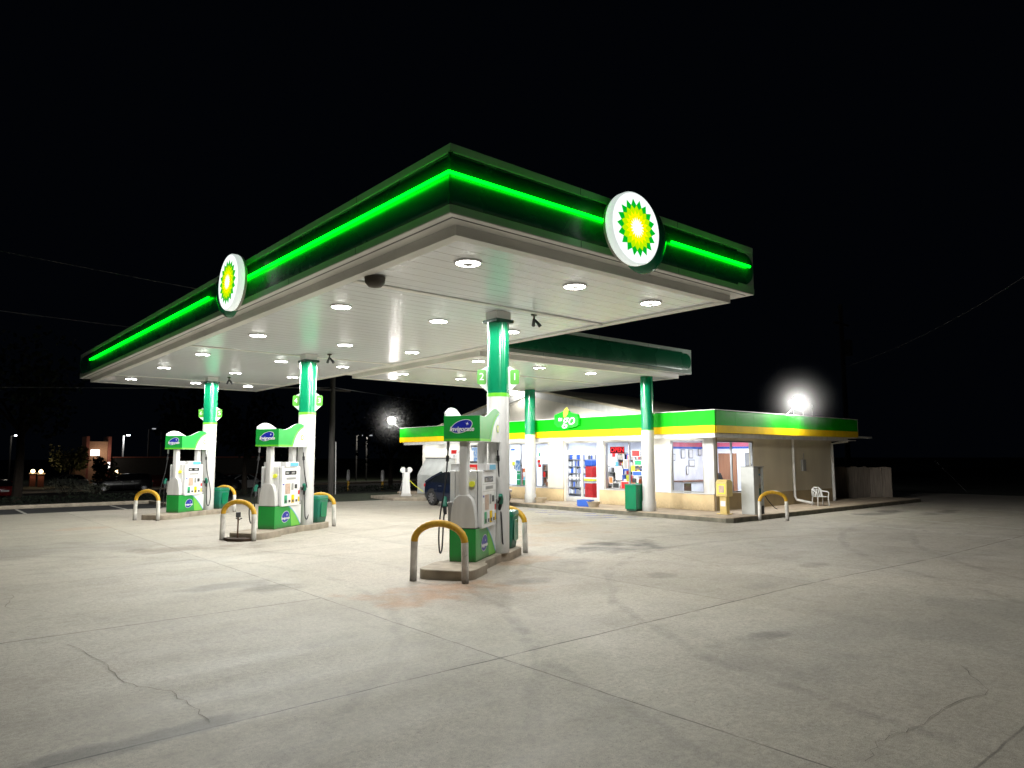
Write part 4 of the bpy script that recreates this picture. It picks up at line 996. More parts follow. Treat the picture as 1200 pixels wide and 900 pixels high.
MB().box(-.17, -.22, 1.42, .17, .22, 1.68).build('blue_shirts', 'blue_plastic', t, bevel=.05); MB().box(-.15, -.22, .95, .15, .18, 1.415).build('red_shirts', 'red_plastic', t, bevel=.04)
MB().box(-.2, -.24, .80, .2, .26, .93).build('yellow_tray', 'bp_yellow', t, bevel=.02)
t = thing('drinks_cooler', 'waist-high red drinks cooler inside the left door', 'cooler', (21.7, 20.3, .07)); MB().box(-.15, -.2, 0, .15, .22, .72).build('body', 'red_plastic', t, bevel=.02); MB().box(-.17, -.22, .72, .17, .24, .78).build('lid', 'paper', t, bevel=.01)
t = thing('counter', 'wood-topped service counter behind the corner window', 'counter', (23.3, 16.35, .07)); MB().box(-1.1, -.25, 0, .9, .3, .85).build('body', 'shop_white', t, bevel=.005); MB().box(-1.15, -.3, .853, .95, .3, .90).build('top', 'counter_wood', t, bevel=.006)
MB().box(-1.05, -.262, .25, -.6, -.252, .8).build('patterned_panel', 'rust_brown', t)
t = thing('office_chair', 'black high-backed chair behind the corner window', 'chair', (23.85, 15.85, .07), 2.6)
MB().prism([(-.24, .45), (.24, .45), (.26, .9), (.16, 1.18), (-.16, 1.18), (-.26, .9)], .2, .28, 'y').build('backrest', 'dark_plastic', t, bevel=.03); MB().box(-.26, -.28, .42, .26, .2, .50).build('seat', 'dark_plastic', t, bevel=.03)
MB().tube([(0, 0, .05), (0, 0, .42)], .03, 8).build('stem', 'dark_plastic', t)
for k in range(5): MB().tube([(0, 0, .08), (.28 * math.cos(k * 1.2566), .28 * math.sin(k * 1.2566), .04)], .018, 6).build('leg', 'dark_plastic', t)
# frames and notices
def notice(loc, w, h, m, lab, axis='x', border='dark_plastic', name='notice'):
    t = thing(name, lab, 'notice', loc); q = .004
    if axis == 'x': MB().box(0, -w / 2, -h / 2, .006, w / 2, h / 2).build('frame', border, t); MB().box(-.002, -w / 2 + .02, -h / 2 + .02, -.0005, w / 2 - .02, h / 2 - .02).build('sheet', m, t)
    else: MB().box(-w / 2, 0, -h / 2, w / 2, .006, h / 2).build('frame', border, t); MB().box(-w / 2 + .02, -.002, -h / 2 + .02, w / 2 - .02, -.0005, h / 2 - .02).build('sheet', m, t)
for (x, z, w, h, lab) in ((23.05, 1.98, .26, .34, 'left of two framed certificates high on the shop wall'), (23.55, 1.98, .26, .34, 'right of two framed certificates high on the shop wall'), (24.15, 2.05, .22, .26, 'small framed certificate right of the pair'), (23.6, 1.62, .38, .26, 'wide framed notice below the certificates'), (23.3, 1.35, .16, .34, 'small tall notice below the frames'), (22.45, 1.85, .18, .26, 'pale sheet at the left of the framed certificates')):
    notice((x, 16.67, z), w, h, 'paper', lab, 'y')
notice((24.56, 14.75, 1.75), .34, .5, 'grey_plastic', 'grey framed board on the inner wall right of the brown door')
XG = 20.835
rn = random.Random(3)
for (y, z, w, h, m_, lab) in ((18.42, 1.62, .30, .18, 'paper', 'small sheet with a red dot in the left pane below the open sign'), (18.05, 1.25, .32, .5, 'paper', 'white price list sheet in the pane below the open sign'), (18.45, .98, .22, .26, 'orange_plastic', 'orange poster low in the pane by the doors'),
                              (17.75, .80, .40, .3, 'red_plastic', 'red poster at the foot of the left pane'), (18.2, .78, .34, .22, 'dark_plastic', 'dark poster at the foot of the left pane by the doors'), (17.2, 2.0, .40, .25, 'red_plastic', 'pink red poster high in the pane beside the round column'), (17.1, 1.65, .35, .2, 'green_plastic', 'green sticker in the pane beside the round column'),
                              (17.15, 1.25, .45, .18, 'blue_plastic', 'blue banner across the pane beside the round column'), (17.7, 1.6, .2, .35, 'grey_plastic', 'grey leaflet beside the mullion'), (21.95 + .35, 2.1, .3, .4, 'paper', 'white sheet in the window left of the panel wall'), (24.25, 2.2, .3, .12, 'blue_plastic', 'small blue strip high in the left window'),
                              (23.9, 1.5, .4, .5, 'screen_blue', 'pale blue poster in the left window'), (27.05, 1.5, .5, 1.7, 'screen_blue', 'tall blue lit poster left of the pump column')):
    notice((XG, y, z), w, h, m_, lab, border='white_gloss')
rp = random.Random(21)
for k in range(26):
    y = rp.choice((rp.uniform(16.95, 17.45), rp.uniform(17.6, 18.6), rp.uniform(22.0, 22.65), rp.uniform(22.9, 24.4))); z = rp.uniform(.85, 2.0); w = rp.uniform(.1, .22); h = rp.uniform(.1, .24); m_ = rp.choice(('paper', 'paper', 'red_plastic', 'sky_blue', 'bp_yellow', 'dark_plastic', 'green_plastic', 'grey_plastic'))
    o = MB().box(20.842 + k * .0006, y - w / 2, z - h / 2, 20.8425 + k * .0006, y + w / 2, z + h / 2).build('sticker', m_, ST); o.location = (-ox, -oy, -oz)
t = thing('open_sign', 'red lit OPEN sign in the window right of the doors', 'sign', (20.83, 18.1, 2.13)); MB().box(-.004, -.36, -.13, .0, .36, .13).build('backing', 'screen_dark', t)
MB().box(-.008, -.35, -.12, -.0045, .35, -.108).build('tube_frame', 'open_red', t); MB().box(-.008, -.35, .108, -.0045, .35, .12).build('tube_frame', 'open_red', t)
text('lettering', 'OPEN', .23, 'open_red', t, (-.008, 0, 0), (PI / 2, 0, -PI / 2), offset=.004, sx=1.15)
# store sign: to go with leaf
t = thing('store_sign', 'green shaped sign reading to go with a yellow leaf on the store fascia', 'sign', (19.62, 19.58, 3.30))
P = [(-.66, .22), (-.25, .32), (-.02, .42), (.15, .30), (.58, .20), (.66, .02), (.64, -.20), (.45, -.28), (-.05, -.33), (-.50, -.26), (-.68, -.12)]
mb = MB().prism([(-a, b) for a, b in P], -.05, .07, 'x'); mb.build('panel', 'sign_green', t)
cen = (0, 0); mb = MB().prism([(-a * .985, b * .975) for a, b in P], -.056, -.0505, 'x'); mb.build('face', 'sign_green' if 'sign_green' in M else 'store_green', t)
lf = [(-.02, .10), (.10, .14), (.20, .26), (.22, .38), (.16, .50), (.02, .42), (-.06, .28)]
MB().prism([(-(a - .30 + .2), b) for a, b in lf], -.064, -.057, 'x').build('leaf', 'bp_yellow', t)
text('lettering', 'go', .60, 'white_gloss', t, (-.060, -.12, .0), (PI / 2, 0, -PI / 2), shear=.25, offset=.0, sx=1.15)
text('lettering', 'to', .24, 'white_gloss', t, (-.060, .34, .05), (PI / 2, 0, -PI / 2), shear=.25, offset=.004)

# flood lamps
def flood(loc, arm, lab, aim, power):
    t = thing('flood_lamp', lab, 'lamp', loc, 0, 'bright flood lamps on the store roof')
    MB().tube([arm, (0, 0, -.08)], .02, 8).build('arm', 'steel', t)
    MB().lathe([(.06, -.12), (.15, -.08), (.17, .0), (.12, .07), (.04, .09)], 18).build('housing', 'grey_plastic', t, smooth=True)
    d = Vector(aim).normalized()
    mb = MB(); p = [d * (.02) for _ in range(1)]
    mb.lathe([(.03, -.22), (.14, -.18), (.22, -.06), (.235, .02), (.20, .12), (.10, .19)], 20); mb.build('bulb_cover', 'flood_lens', t, smooth=True)
    bloom = MB().lathe([(1.7 * math.sin(PI * i / 16) + .001, -1.7 * math.cos(PI * i / 16)) for i in range(17)], 24).build('bloom_volume', 'lamp_bloom_volume', t)  # added ball of scatter, stands in for lens glare around the bulb
    add_light('flood', 'POINT', (d.x * .27, d.y * .27, -.05), power, t, .12, (1, .98, .92))
flood((24.62, 12.72, 3.86), (-.3, .30, -.45), 'bright flood lamp on the right side of the store fascia', (-.887, -.46, -.1), 620)
flood((19.4, 32.35, 3.80), (.25, -.35, -.4), 'bright flood lamp at the far left end of the store fascia', (-.51, -.86, -.05), 150)
flood((21.6, 25.1, 4.95), (.25, .1, -.3), 'bright flood lamp at the gable peak behind the rear canopy', (-.65, -.76, -.1), 80)
mb = MB(); 
for k in range(3): mb.tube([(26.3 + k * .75, 13.8, 3.3), (26.3 + k * .75, 13.8, 3.75 + .1 * k)], .012, 6)
mb.build('antenna_rods', 'steel', ST).location = (-ox, -oy, -oz)

# ------------------------------------------------------------------ things on the walk
t = thing('news_box', 'yellow newspaper box on the store corner', 'newspaper box', (19.98, 12.92, .055), 0)
MB().box(-.16, -.2, .0, .16, .2, .03).build('base', 'news_yellow', t, bevel=.01); MB().box(-.09, -.12, .03, .09, .12, .56).build('pedestal', 'news_yellow', t, bevel=.01)
MB().box(-.17, -.2, .56, .17, .2, 1.02).build('cabinet', 'news_yellow', t, bevel=.015); MB().prism([(-.17, 1.02), (.17, 1.02), (.1, 1.09), (-.1, 1.09)], -.19, .19, 'y').build('top', 'news_yellow', t, bevel=.01)
MB().box(-.176, -.15, .64, -.171, .13, .95).build('window_frame', 'bp_yellow', t); MB().box(-.180, -.11, .68, -.177, .09, .91).build('front_page', 'screen_tan', t); MB().box(-.095, -.09, .25, -.091, .09, .42).build('label_card', 'paper', t)
t = thing('air_machine', 'tall grey coin air machine on the store corner behind the hoop guard', 'air machine', (20.42, 12.13, .055)); t.scale = (1, 1, .95)
MB().box(0, 0, .0, .30, .46, 1.56).build('side_cabinet', 'machine_grey', t, bevel=.01); MB().box(.30, .04, .28, .60, .44, .34).build('shelf', 'machine_grey', t)
MB().box(.30, .12, .34, .585, .44, 1.50).build('body', 'beige_side', t); MB().box(.585, .02, .0, .61, .46, 1.56).build('end_panel', 'machine_grey', t); MB().box(0, -.01, 1.56, .62, .47, 1.585).build('top', 'grey_plastic', t)
MB().box(.31, .09, .98, .58, .118, 1.26).build('instruction_card', 'paper', t); MB().box(.31, .10, 1.28, .56, .118, 1.33).build('lit_strip', 'sky_blue', t); MB().box(.32, .10, .38, .56, .118, .85).build('green_panel', 'bin_green', t); MB().box(.31, .02, .0, .58, .4, .27).build('dark_base', 'dark_plastic', t)
MB().box(.62, .1, .9, .68, .3, 1.15).build('hose_holder', 'dark_plastic', t, bevel=.01)
MB().tube([(.68, .15, 1.0), (.72, .05, .6), (.80, 0, .45), (1.1, -.03, .2), (1.35, .0, .12)], .014, 6).build('air_hose', 'black_rubber', t, smooth=True)
dup(hp, (20.64, 11.63, -.11), math.atan2(-.34, .37) + PI / 2, 'yellow topped hoop guard in front of the grey air machine by the store')['group'] = 'hoop guard by the store'
t = thing('armchair', 'white plastic garden armchair by the store side wall', 'chair', (26.0, 12.75, .055), math.radians(-35)); t.scale = (.8, .8, .78)
for (x, y) in ((-.25, -.25), (.25, -.25)): MB().tube([(x * 1.1, y * 1.05, 0), (x, y, .42)], [.022, .03], 8).build('leg', 'chair_white', t)
for (x, y) in ((-.24, .22), (.24, .22)): MB().tube([(x * 1.1, y * 1.3, 0), (x, y, .42)], [.022, .03], 8).build('leg', 'chair_white', t)
MB().prism([(-.27, -.27), (.27, -.27), (.24, .24), (-.24, .24)], .41, .45).build('seat', 'chair_white', t, bevel=.015)
mb = MB()
for k in range(5): mb.tube([(-.18 + k * .09, .23, .43), (-.16 + k * .08, .30, .78)], .024, 6)
mb.tube([(-.24, .25, .45), (-.22, .31, .74), (-.1, .335, .84), (.1, .335, .84), (.22, .31, .74), (.24, .25, .45)], .03, 8); mb.build('backrest', 'chair_white', t, smooth=True)
for s in (-1, 1): MB().tube([(s * .26, -.25, .42), (s * .29, -.24, .62), (s * .29, -.1, .66), (s * .26, .2, .67), (s * .23, .29, .68)], .028, 8).build('armrest', 'chair_white', t, smooth=True)
t = thing('waste_bin', 'square green waste bin on the walk left of the round column', 'bin', (18.98, 15.78, .055), math.radians(8))
MB().box(-.19, -.19, .0, .19, .19, .06).build('base', 'collar_green', t); MB().box(-.23, -.22, .06, .23, .22, .86).build('body', 'column_green', t, bevel=.012); MB().box(-.24, -.23, .862, .24, .23, .90).build('lid', 'bin_green', t, bevel=.012)
t = thing('crate', 'open blue crate on the walk in front of the doors', 'crate', (19.3, 18.35, .055), .2)
MB().box(-.16, -.24, 0, .16, .24, .03).build('base', 'blue_plastic', t)
mb = MB(); mb.box(-.18, -.26, .02, -.15, .26, .24); mb.box(.15, -.26, .02, .18, .26, .24); mb.box(-.15, -.26, .02, .15, -.23, .24); mb.box(-.15, .23, .02, .15, .26, .24); mb.build('sides', 'blue_plastic', t)
t = thing('basket', 'beige round basket beside the blue crate', 'basket', (19.25, 17.9, .055)); MB().lathe([(.17, 0), (.25, .19), (.265, .2), (.235, .2), (.17, .05)], 20).build('bowl', 'clay', t, smooth=True)
t = thing('planter', 'low round stone planter beside the left round column', 'planter', (19.45, 20.95, .055)); MB().lathe([(.17, 0), (.24, .18), (.26, .2), (.22, .2), (.2, .14)], 20).build('bowl', 'clay', t, smooth=True); MB().lathe([(.2, .13), (.1, .16)], 14).build('soil', 'soil', t)
# mat at door
tag(MB().box(19.6, 19.2, .057, 20.6, 20.7, .07).build('door_mat', 'clay', bevel=.004), 'pale mat on the walk before the entrance doors', 'mat')

# left end of the store: ice boxes, poster cooler, air post
t = thing('ice_box', 'white slant-front ice box by the far left wall', 'ice box', (20.25, 29.5, .055))
MB().prism([(-.45, 0), (.45, 0), (.45, 1.75), (.05, 1.75), (-.45, .95)], -.95, .95, 'y').build('body', 'machine_grey', t, bevel=.02)
MB().box(.02, -.97, 1.752, .47, .97, 1.79).build('top', 'dark_plastic', t)
t = thing('poster_cooler', 'cooler with red poster front and black top behind the parked car', 'cooler', (20.3, 26.2, .055)); MB().box(-.4, -.65, 0, .4, .65, 1.55).build('body', 'machine_grey', t, bevel=.015); MB().box(-.408, -.6, .85, -.402, .6, 1.48).build('poster', 'red_plastic', t); MB().box(-.414, -.45, 1.0, -.410, .2, 1.35).build('poster_print', 'screen_tan', t); MB().box(-.43, -.67, 1.56, .43, .67, 1.62).build('top', 'dark_plastic', t)
t = thing('price_placard', 'small red and white placard above the ice box', 'sign', (20.4, 28.1, .055)); MB().box(-.02, -.26, 1.75, .02, .26, 2.2).build('panel', 'paper', t); MB().box(-.026, -.24, 1.98, -.022, .24, 2.16).build('heading', 'red_plastic', t); MB().tube([(0, 0, 0), (0, 0, 1.75)], .02, 6).build('post', 'steel', t); text('lettering', '25', .16, 'dark_plastic', t, (-.026, 0, 1.86), (PI / 2, 0, -PI / 2))
t = thing('white_cabinet', 'tall white cabinet between the ice box and the poster cooler', 'cabinet', (20.4, 27.25, .055)); MB().box(-.3, -.3, 0, .3, .3, 2.12).build('body', 'white_paint', t, bevel=.015); MB().box(-.306, -.26, .1, -.302, .26, 2.0).build('door', 'white_gloss', t)
t = thing('air_post', 'old white air and water post with hoses on its concrete pad', 'air pump', (18.2, 28.95, .05), math.radians(-30))
MB().box(-.25, -.17, 0, .25, .17, .06).build('base', 'white_paint', t); MB().prism([(-.22, .06), (.22, .06), (.17, .62), (.17, 1.12), (-.17, 1.12), (-.17, .62)], -.14, .14, 'y').build('body', 'white_paint', t, bevel=.02)
for s in (-1, 1): MB().lathe([(.12, -.10), (.14, -.05), (.14, .05), (.12, .10)], 16, axis='y', c=(s * .15, 0, 1.22)).build('reel_housing', 'white_paint', t, smooth=True)
MB().box(-.05, -.147, 1.12, .06, -.143, 1.3).build('gauge', 'dark_plastic', t)
MB().tube([(-.12, -.16, 1.1), (-.2, -.2, .6), (-.3, -.22, .2), (-.32, -.2, .05)], .014, 6).build('hose', 'grey_plastic', t, smooth=True); MB().tube([(.16, -.15, .75), (.4, -.16, .5), (.8, -.16, .2)], .014, 6).build('hose', 'bp_yellow', t, smooth=True)

# ------------------------------------------------------------------ cars
def make_car(name, label, loc, rz, body, L=4.25, W=1.74, H=1.42, lit=False, group=None, hatch=True):
    t = thing(name, label, 'car', loc, rz, group)     # local +x forward
    h = L / 2
    # body cross sections: x, half width at sill / belt, sill z, belt z
    st = [(-h, .62, .40, .86), (-h + .12, .78, .26, .96), (-h + .5, .85, .20, 1.0), (-h + 1.2, .87, .19, .98), (0, .87, .19, .95), (h - 1.5, .87, .19, .93), (h - .9, .86, .19, .90), (h - .35, .80, .20, .76), (h - .08, .66, .26, .62), (h, .52, .36, .52)]
    def sec(x, w, z0, z1, n=0):
        w = w * W / 1.74; z0 *= H / 1.42; z1 *= H / 1.42
        return [(x, -w * .90, z0), (x, -w, z0 + .12), (x, -w * 1.0, z0 + (z1 - z0) * .55), (x, -w * .95, z1 - .07), (x, -w * .84, z1), (x, w * .84, z1), (x, w * .95, z1 - .07), (x, w * 1.0, z0 + (z1 - z0) * .55), (x, w, z0 + .12), (x, w * .90, z0)]
    rings = [sec(*s) for s in st]; n = 10; mb = MB(); vs = sum(rings, []); fs = []
    for i in range(len(rings) - 1):
        for k in range(n): fs.append((i * n + k, i * n + (k + 1) % n, (i + 1) * n + (k + 1) % n, (i + 1) * n + k))
    fs += [list(range(n))[::-1], list(range((len(rings) - 1) * n, len(rings) * n))]; mb.add(vs, fs)
    o = mb.build('body', body, t, smooth=True)
    # cabin
    k = H / 1.42
    cab = [(-h + .12, .60, .95), (-h + .55, .66, 1.16), (-h + 1.15, .62, 1.37), (-h + 1.8, .62, 1.42), (-h + 2.3, .62, 1.40), (-h + 2.75, .64, 1.24), (h - 1.0, .68, .90)]
    if not hatch: cab = [(-h + .12, .60, 1.0), (-h + .2, .66, 1.3), (-h + .5, .64, 1.40), (-h + 1.8, .63, 1.42), (-h + 2.4, .62, 1.40), (-h + 2.9, .64, 1.2), (h - 1.0, .68, .93)]
    mb = MB(); vs = []; 
    for (x, w, z) in cab:
        w = w * W / 1.74; z *= k; zb_ = .92 * k; wb = .80 * W / 1.74
        vs += [(x, -wb, min(zb_, z)), (x, -w, z - .03), (x, -w * .8, z), (x, w * .8, z), (x, w, z - .03), (x, wb, min(zb_, z))]
    fs = []; n = 6
    for i in range(len(cab) - 1):
        for q in range(n - 1): fs.append((i * n + q, i * n + q + 1, (i + 1) * n + q + 1, (i + 1) * n + q))
    fs += [list(range(n)), list(range((len(cab) - 1) * n, len(cab) * n))]; mb.add(vs, fs); mb.build('windows', 'car_glass', t, smooth=True)
    # roof skin and pillars
    mb = MB(); R_ = [c for c in cab if c[2] > 1.3]; vs = []
    for (x, w, z) in R_: w = w * W / 1.74; vs += [(x, -w - .006, z * k - .045), (x, -w * .8, z * k + .006), (x, w * .8, z * k + .006), (x, w + .006, z * k - .045)]
    mb.add(vs, [(i * 4 + q, i * 4 + q + 1, i * 4 + q + 5, i * 4 + q + 4) for i in range(len(R_) - 1) for q in range(3)]); mb.build('roof', body, t, smooth=True)
    mb = MB()
    for s in (-1, 1):
        def pl(a, b, r=.03): MB().tube([(a[0], s * (a[1] + .008) * W / 1.74, a[2] * k), (b[0], s * (b[1] + .008) * W / 1.74, b[2] * k)], r, 6).build('pillar', body, t)
        pl((cab[-1][0], .80, .93), (cab[-2][0], .66, 1.22)); pl((cab[-2][0], .65, 1.22), (cab[-3][0], .63, 1.38))
        pl((0 - .05, .80, .95), (-.25, .63, 1.39), .025)
        pl((cab[0][0] + .1, .78, .95), (cab[1][0], .68, 1.14), .05); pl((cab[1][0], .68, 1.14), (cab[2][0], .63, 1.35), .05)
    for (x, s) in ((-h + .78, -1), (-h + .78, 1), (h - .83, -1), (h - .83, 1)):
        w = bpy.data.objects.new('wheel', None)
        y = s * (W / 2 - .10); r = .315
        wo = MB().lathe([(r - .02, -.11), (r, -.09), (r, .09), (r - .02, .11), (r * .66, .112)], 28, axis='y', c=(x, y, r)).build('wheel', 'tyre', t, smooth=True)
        mb = MB(); yy = y + s * .115
        for q in range(9):
            a = q * 2 * PI / 9; c_, s_ = math.cos(a), math.sin(a)
            mb.prism([(x + c_ * .03 - s_ * .022, r + s_ * .03 + c_ * .022), (x + c_ * .2 - s_ * .03, r + s_ * .2 + c_ * .03), (x + c_ * .2 + s_ * .03, r + s_ * .2 - c_ * .03), (x + c_ * .03 + s_ * .022, r + s_ * .03 - c_ * .022)], yy - .006, yy + .008, 'y')
        mb.lathe([(.05, -.006), (.05, .012)], 12, axis='y', c=(x, yy, r)); mb.build('rim', 'rim', wo)
        # dark arch
        mb = MB(); ys_ = s * (W / 2 + .004)
        mb.flat([(x + (r + .07) * math.cos(a), r + .01 + (r + .07) * math.sin(a)) for a in [i * PI / 12 for i in range(13)]] + [(x - r - .07, .2), (x + r + .07, .2)], ys_ - s * .012, 'y'); mb.build('wheel_arch', 'tyre', t)
    for s in (-1, 1):
        MB().box(h - .30, s * .52, .60 * k, h - .10, s * .74, .72 * k).build('headlight', 'sign_white' if lit else 'rim', t, bevel=.03)
        MB().box(-h - .01, s * .50, .74 * k, -h + .12, s * .74, .88 * k).build('taillight', 'tail_red' if lit else 'red_plastic', t, bevel=.02)
        MB().box(.55, s * .86 * W / 1.74, .93 * k, .72, s * 1.0 * W / 1.74, 1.05 * k).build('mirror', body, t, bevel=.02)
        for xx in (-.75, .15): MB().box(xx, s * (.868 * W / 1.74), .80 * k, xx + .18, s * (.895 * W / 1.74), .825 * k).build('door_handle', 'steel', t, bevel=.006)
        mb = MB()
        for xx in (-.95, 0.02, 1.02): mb.box(xx, s * (.872 * W / 1.74), .3, xx + .012, s * (.8755 * W / 1.74), .86 * k)
        mb.build('door_gap', 'dark_plastic', t)
    MB().box(h - .06, -.42, .34 * k, h + .012, .42, .50 * k).build('grille', 'dark_plastic', t, bevel=.01)
    MB().box(h + .0, -.26, .38, h + .022, .26, .48).build('number_plate', 'paper', t); MB().box(-h - .012, -.26, .55, -h + .03, .26, .67).build('number_plate', 'paper', t)
    return t
make_car('parked_car', 'dark blue hatchback parked in front of the store, partly behind the nearest pump', (17.52, 23.25, -.10), -PI / 2, 'car_blue', L=4.1)

# ------------------------------------------------------------------ background across the road
def at_grid(*a): pass
make_car('parked_car', 'dark car with glowing red tail lights at far left across the road', (5.6, 66.5, -1.16), PI * .55, 'car_red', lit=True)
make_car('parked_car', 'long dark wagon across the road left of the farthest pump', (15.3, 72.0, -1.16), PI * .98, 'car_dark', L=4.8, H=1.6, hatch=False)
make_car('parked_car', 'white car across the road seen between the farther two pumps', (24.9, 68.6, -1.16), .45, 'car_white')
make_car('parked_car', 'dark van across the road behind the farthest column', (21.6, 66.6, -1.16), .03, 'car_dark', L=4.6, H=1.75, hatch=False)
make_car('parked_car', 'pale car half hidden behind the flowering bushes', (15.6, 98, -1.6), -1.2, 'car_white', H=1.5)

def tree(name, label, loc, h, r, trunk_h, leaf='leaf_dark', nleaf=900, size=.22, seed=0, group=None, squash=1.):
    rd = random.Random(seed + 11)
    t = thing(name, label, 'tree' if h > 2.2 else 'bush', loc, rd.uniform(0, 6), group)
    mb = MB(); tr = max(.05, h * .022)
    if trunk_h > .2:
        mb.tube([(0, 0, -.3), (.05, 0, trunk_h * .6), (0, .06, trunk_h), (.0, 0, h * .8)], [tr * 1.3, tr, tr * .8, tr * .3], 8)
        for k in range(6):
            a = rd.uniform(0, 6.28); z0 = trunk_h * rd.uniform(.75, 1.2); q = r * rd.uniform(.5, .85)
            mb.tube([(0, 0, z0), (math.cos(a) * q * .5, math.sin(a) * q * .5, z0 + (h - z0) * .3), (math.cos(a) * q, math.sin(a) * q, z0 + (h - z0) * rd.uniform(.4, .7))], [tr * .5, tr * .35, tr * .12], 6)
    else:
        for k in range(7):
            a = rd.uniform(0, 6.28); mb.tube([(0, 0, -.1), (math.cos(a) * r * .6, math.sin(a) * r * .6, h * .7)], [.03, .01], 5)
    mb.build('trunk', 'bark', t)
    cz = (trunk_h * .85 + h) / 2; rz_ = (h - trunk_h * .85) / 2
    clumps = []
    for k in range(16):
        a = rd.uniform(0, 6.28); u = rd.uniform(-1, 1); q = rd.uniform(.45, .8) * math.sqrt(max(.1, 1 - u * u * .8))
        clumps.append((math.cos(a) * q * r, math.sin(a) * q * r, cz + u * rz_ * .72, r * rd.uniform(.28, .45)))
    mb = MB()
    for i in range(nleaf):
        c = clumps[rd.randrange(16)]; v = Vector((rd.gauss(0, 1), rd.gauss(0, 1), rd.gauss(0, 1))); v.normalize(); v *= c[3] * rd.uniform(.6, 1.1)
        p = Vector((c[0] + v.x, c[1] + v.y, c[2] + v.z * squash)); s = size * rd.uniform(.5, 1.2)
        a = Vector((rd.uniform(-1, 1), rd.uniform(-1, 1), rd.uniform(-1, 1))).normalized() * s; b = a.cross(Vector((rd.uniform(-1, 1), rd.uniform(-1, 1), rd.uniform(-1, 1)))).normalized() * s * .6
        mb.add([p - a, p - b, p + a, p + b], [(0, 1, 2, 3)])
    mb.build('crown', leaf, t)
    return t
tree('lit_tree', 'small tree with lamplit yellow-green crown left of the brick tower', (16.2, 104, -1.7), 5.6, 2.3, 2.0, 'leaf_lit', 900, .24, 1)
tree('round_bush', 'green rounded shrub beside the lit gate pillar', (19.0, 96.5, -1.7), 3.3, 1.3, .3, 'leaf_green', 700, .18, 2)
tree('dark_conifer', 'dark tree in front of the brick tower', (17.9, 96, -1.7), 3.9, 1.1, .5, 'leaf_dark', 800, .2, 3)
tree('flowering_bush', 'left of two pale flowering bushes across the road', (10.3, 67.5, -1.1), 1.3, 1.6, .1, 'blossom', 700, .06, 4, squash=.6)
tree('flowering_bush', 'right of two pale flowering bushes across the road', (12.1, 66.5, -1.1), 1.2, 1.3, .1, 'blossom', 600, .06, 5, squash=.6)
for k, (x, y, h, r, th, lab) in enumerate(((6.0, 58, 11.5, 4.0, 5.0, 'tall dark tree at far left beyond the verge'), (17.6, 61, 9.5, 3.4, 4.2, 'dark tree between the two farther pumps'), (21.2, 58, 8.5, 3.2, 3.6, 'dark leafy tree right of the farthest column'),
                                        (36, 60, 9, 4.6, 2.5, 'dark tree right of the utility pole'), (26, 60, 6, 2.6, 1.6, 'low dark tree left of the utility pole'), (34.4, 52, 8, 3.8, 2.4, 'dark bare-limbed tree behind the air post'), (24.5, 84, 9, 3.2, 3.0, 'high dark tree behind the red brick wall'))):
    tree('dark_tree', lab, (x, y, -1.1), h, r, th, 'leaf_dark', 1100, .24, 20 + k, 'dark trees across the road')
tree('lit_tree', 'small tree lit from behind at far right beyond the wooden fence', (48.0, 25.2, -.3), 3.6, 1.5, .8, 'leaf_dark', 1100, .12, 40)
# hedge along verge
rd = random.Random(5); mb = MB()
for i in range(7000):
    x = rd.uniform(-16, 44); y = 50 + rd.uniform(-.6, .6); z = -.85 + rd.uniform(-.1, .5) * (1 + .0 * math.sin(x * 1.3)); s = rd.uniform(.04, .11)
    a = Vector((rd.uniform(-1, 1), rd.uniform(-1, 1), rd.uniform(-1, 1))).normalized() * s; b = a.cross(Vector((rd.uniform(-1, 1), 1, rd.uniform(-1, 1)))).normalized() * s * .6; p = Vector((x, y, z))
    mb.add([p - a, p - b, p + a, p + b], [(0, 1, 2, 3)])
tag(mb.build('hedge', 'hedge'), 'low dark hedge running along the road verge', 'hedge', kind='stuff')

# brick building with lit sign tower
t = thing('brick_building', 'tan brick tower with a small white lit sign and dark wings', 'building', (21.1, 114, -1.75))
MB().box(-1.3, 0, 0, 1.0, 3, 5.9).build('tower', 'brick_tan', t); 
for x in (-1.7, 1.02): MB().box(x, -.3, 0, x + .38, 3.1, 6.6).build('pillar', 'brick_red', t)
MB().box(1.6, .5, 0, 26, 8, 3.6).build('wing', 'dark_wall', t); MB().box(-3.0, -1.2, 0, -1.75, 3, 2.8).build('porch', 'brick_tan', t); MB().box(-3.4, -1.4, 2.8, -1.75, 3, 2.95).build('porch_roof', 'kerb_concrete', t); MB().box(1.6, .2, 3.6, 26, 8.3, 3.75).build('roof_edge', 'brick_red', t)
MB().box(-1.1, -.12, 3.9, .0, -.004, 4.75).build('sign_box', 'sign_white', t); MB().box(1.04 , -.33, 1.9, 1.34, -.305, 3.0).build('wall_light', 'sign_white', t)
add_light('sign_glow', 'POINT', (0.4, -1.8, 4.2), 160, t, .3, (1, .85, .7))
for i, (x, y, h, lab) in enumerate(((12.76, 108.5, 1.6, 'left of two brick gate pillars with glowing lamps'), (13.24, 105.4, 1.6, 'right of two brick gate pillars with glowing lamps'), (20.87, 101.5, 1.5, 'single brick gate pillar with a warm lamp near the flat wing'))):
    t = thing('gate_pillar', lab, 'gate pillar', (x, y, -1.75), 0, 'brick gate pillars with lamps')
    MB().box(-.32, -.32, 0, .32, .32, h).build('shaft', 'brick_red', t); MB().box(-.42, -.42, h, .42, .42, h + .12).build('cap', 'kerb_concrete', t)
    MB().lathe([(.06, h + .12), (.2, h + .2), (.24, h + .34), (.16, h + .5), (.04, h + .56)], 14).build('lamp_globe', 'warm_lamp', t, smooth=True); add_light('glow', 'POINT', (0, -.6, h + .5), 60, t, .15, (1, .7, .4))
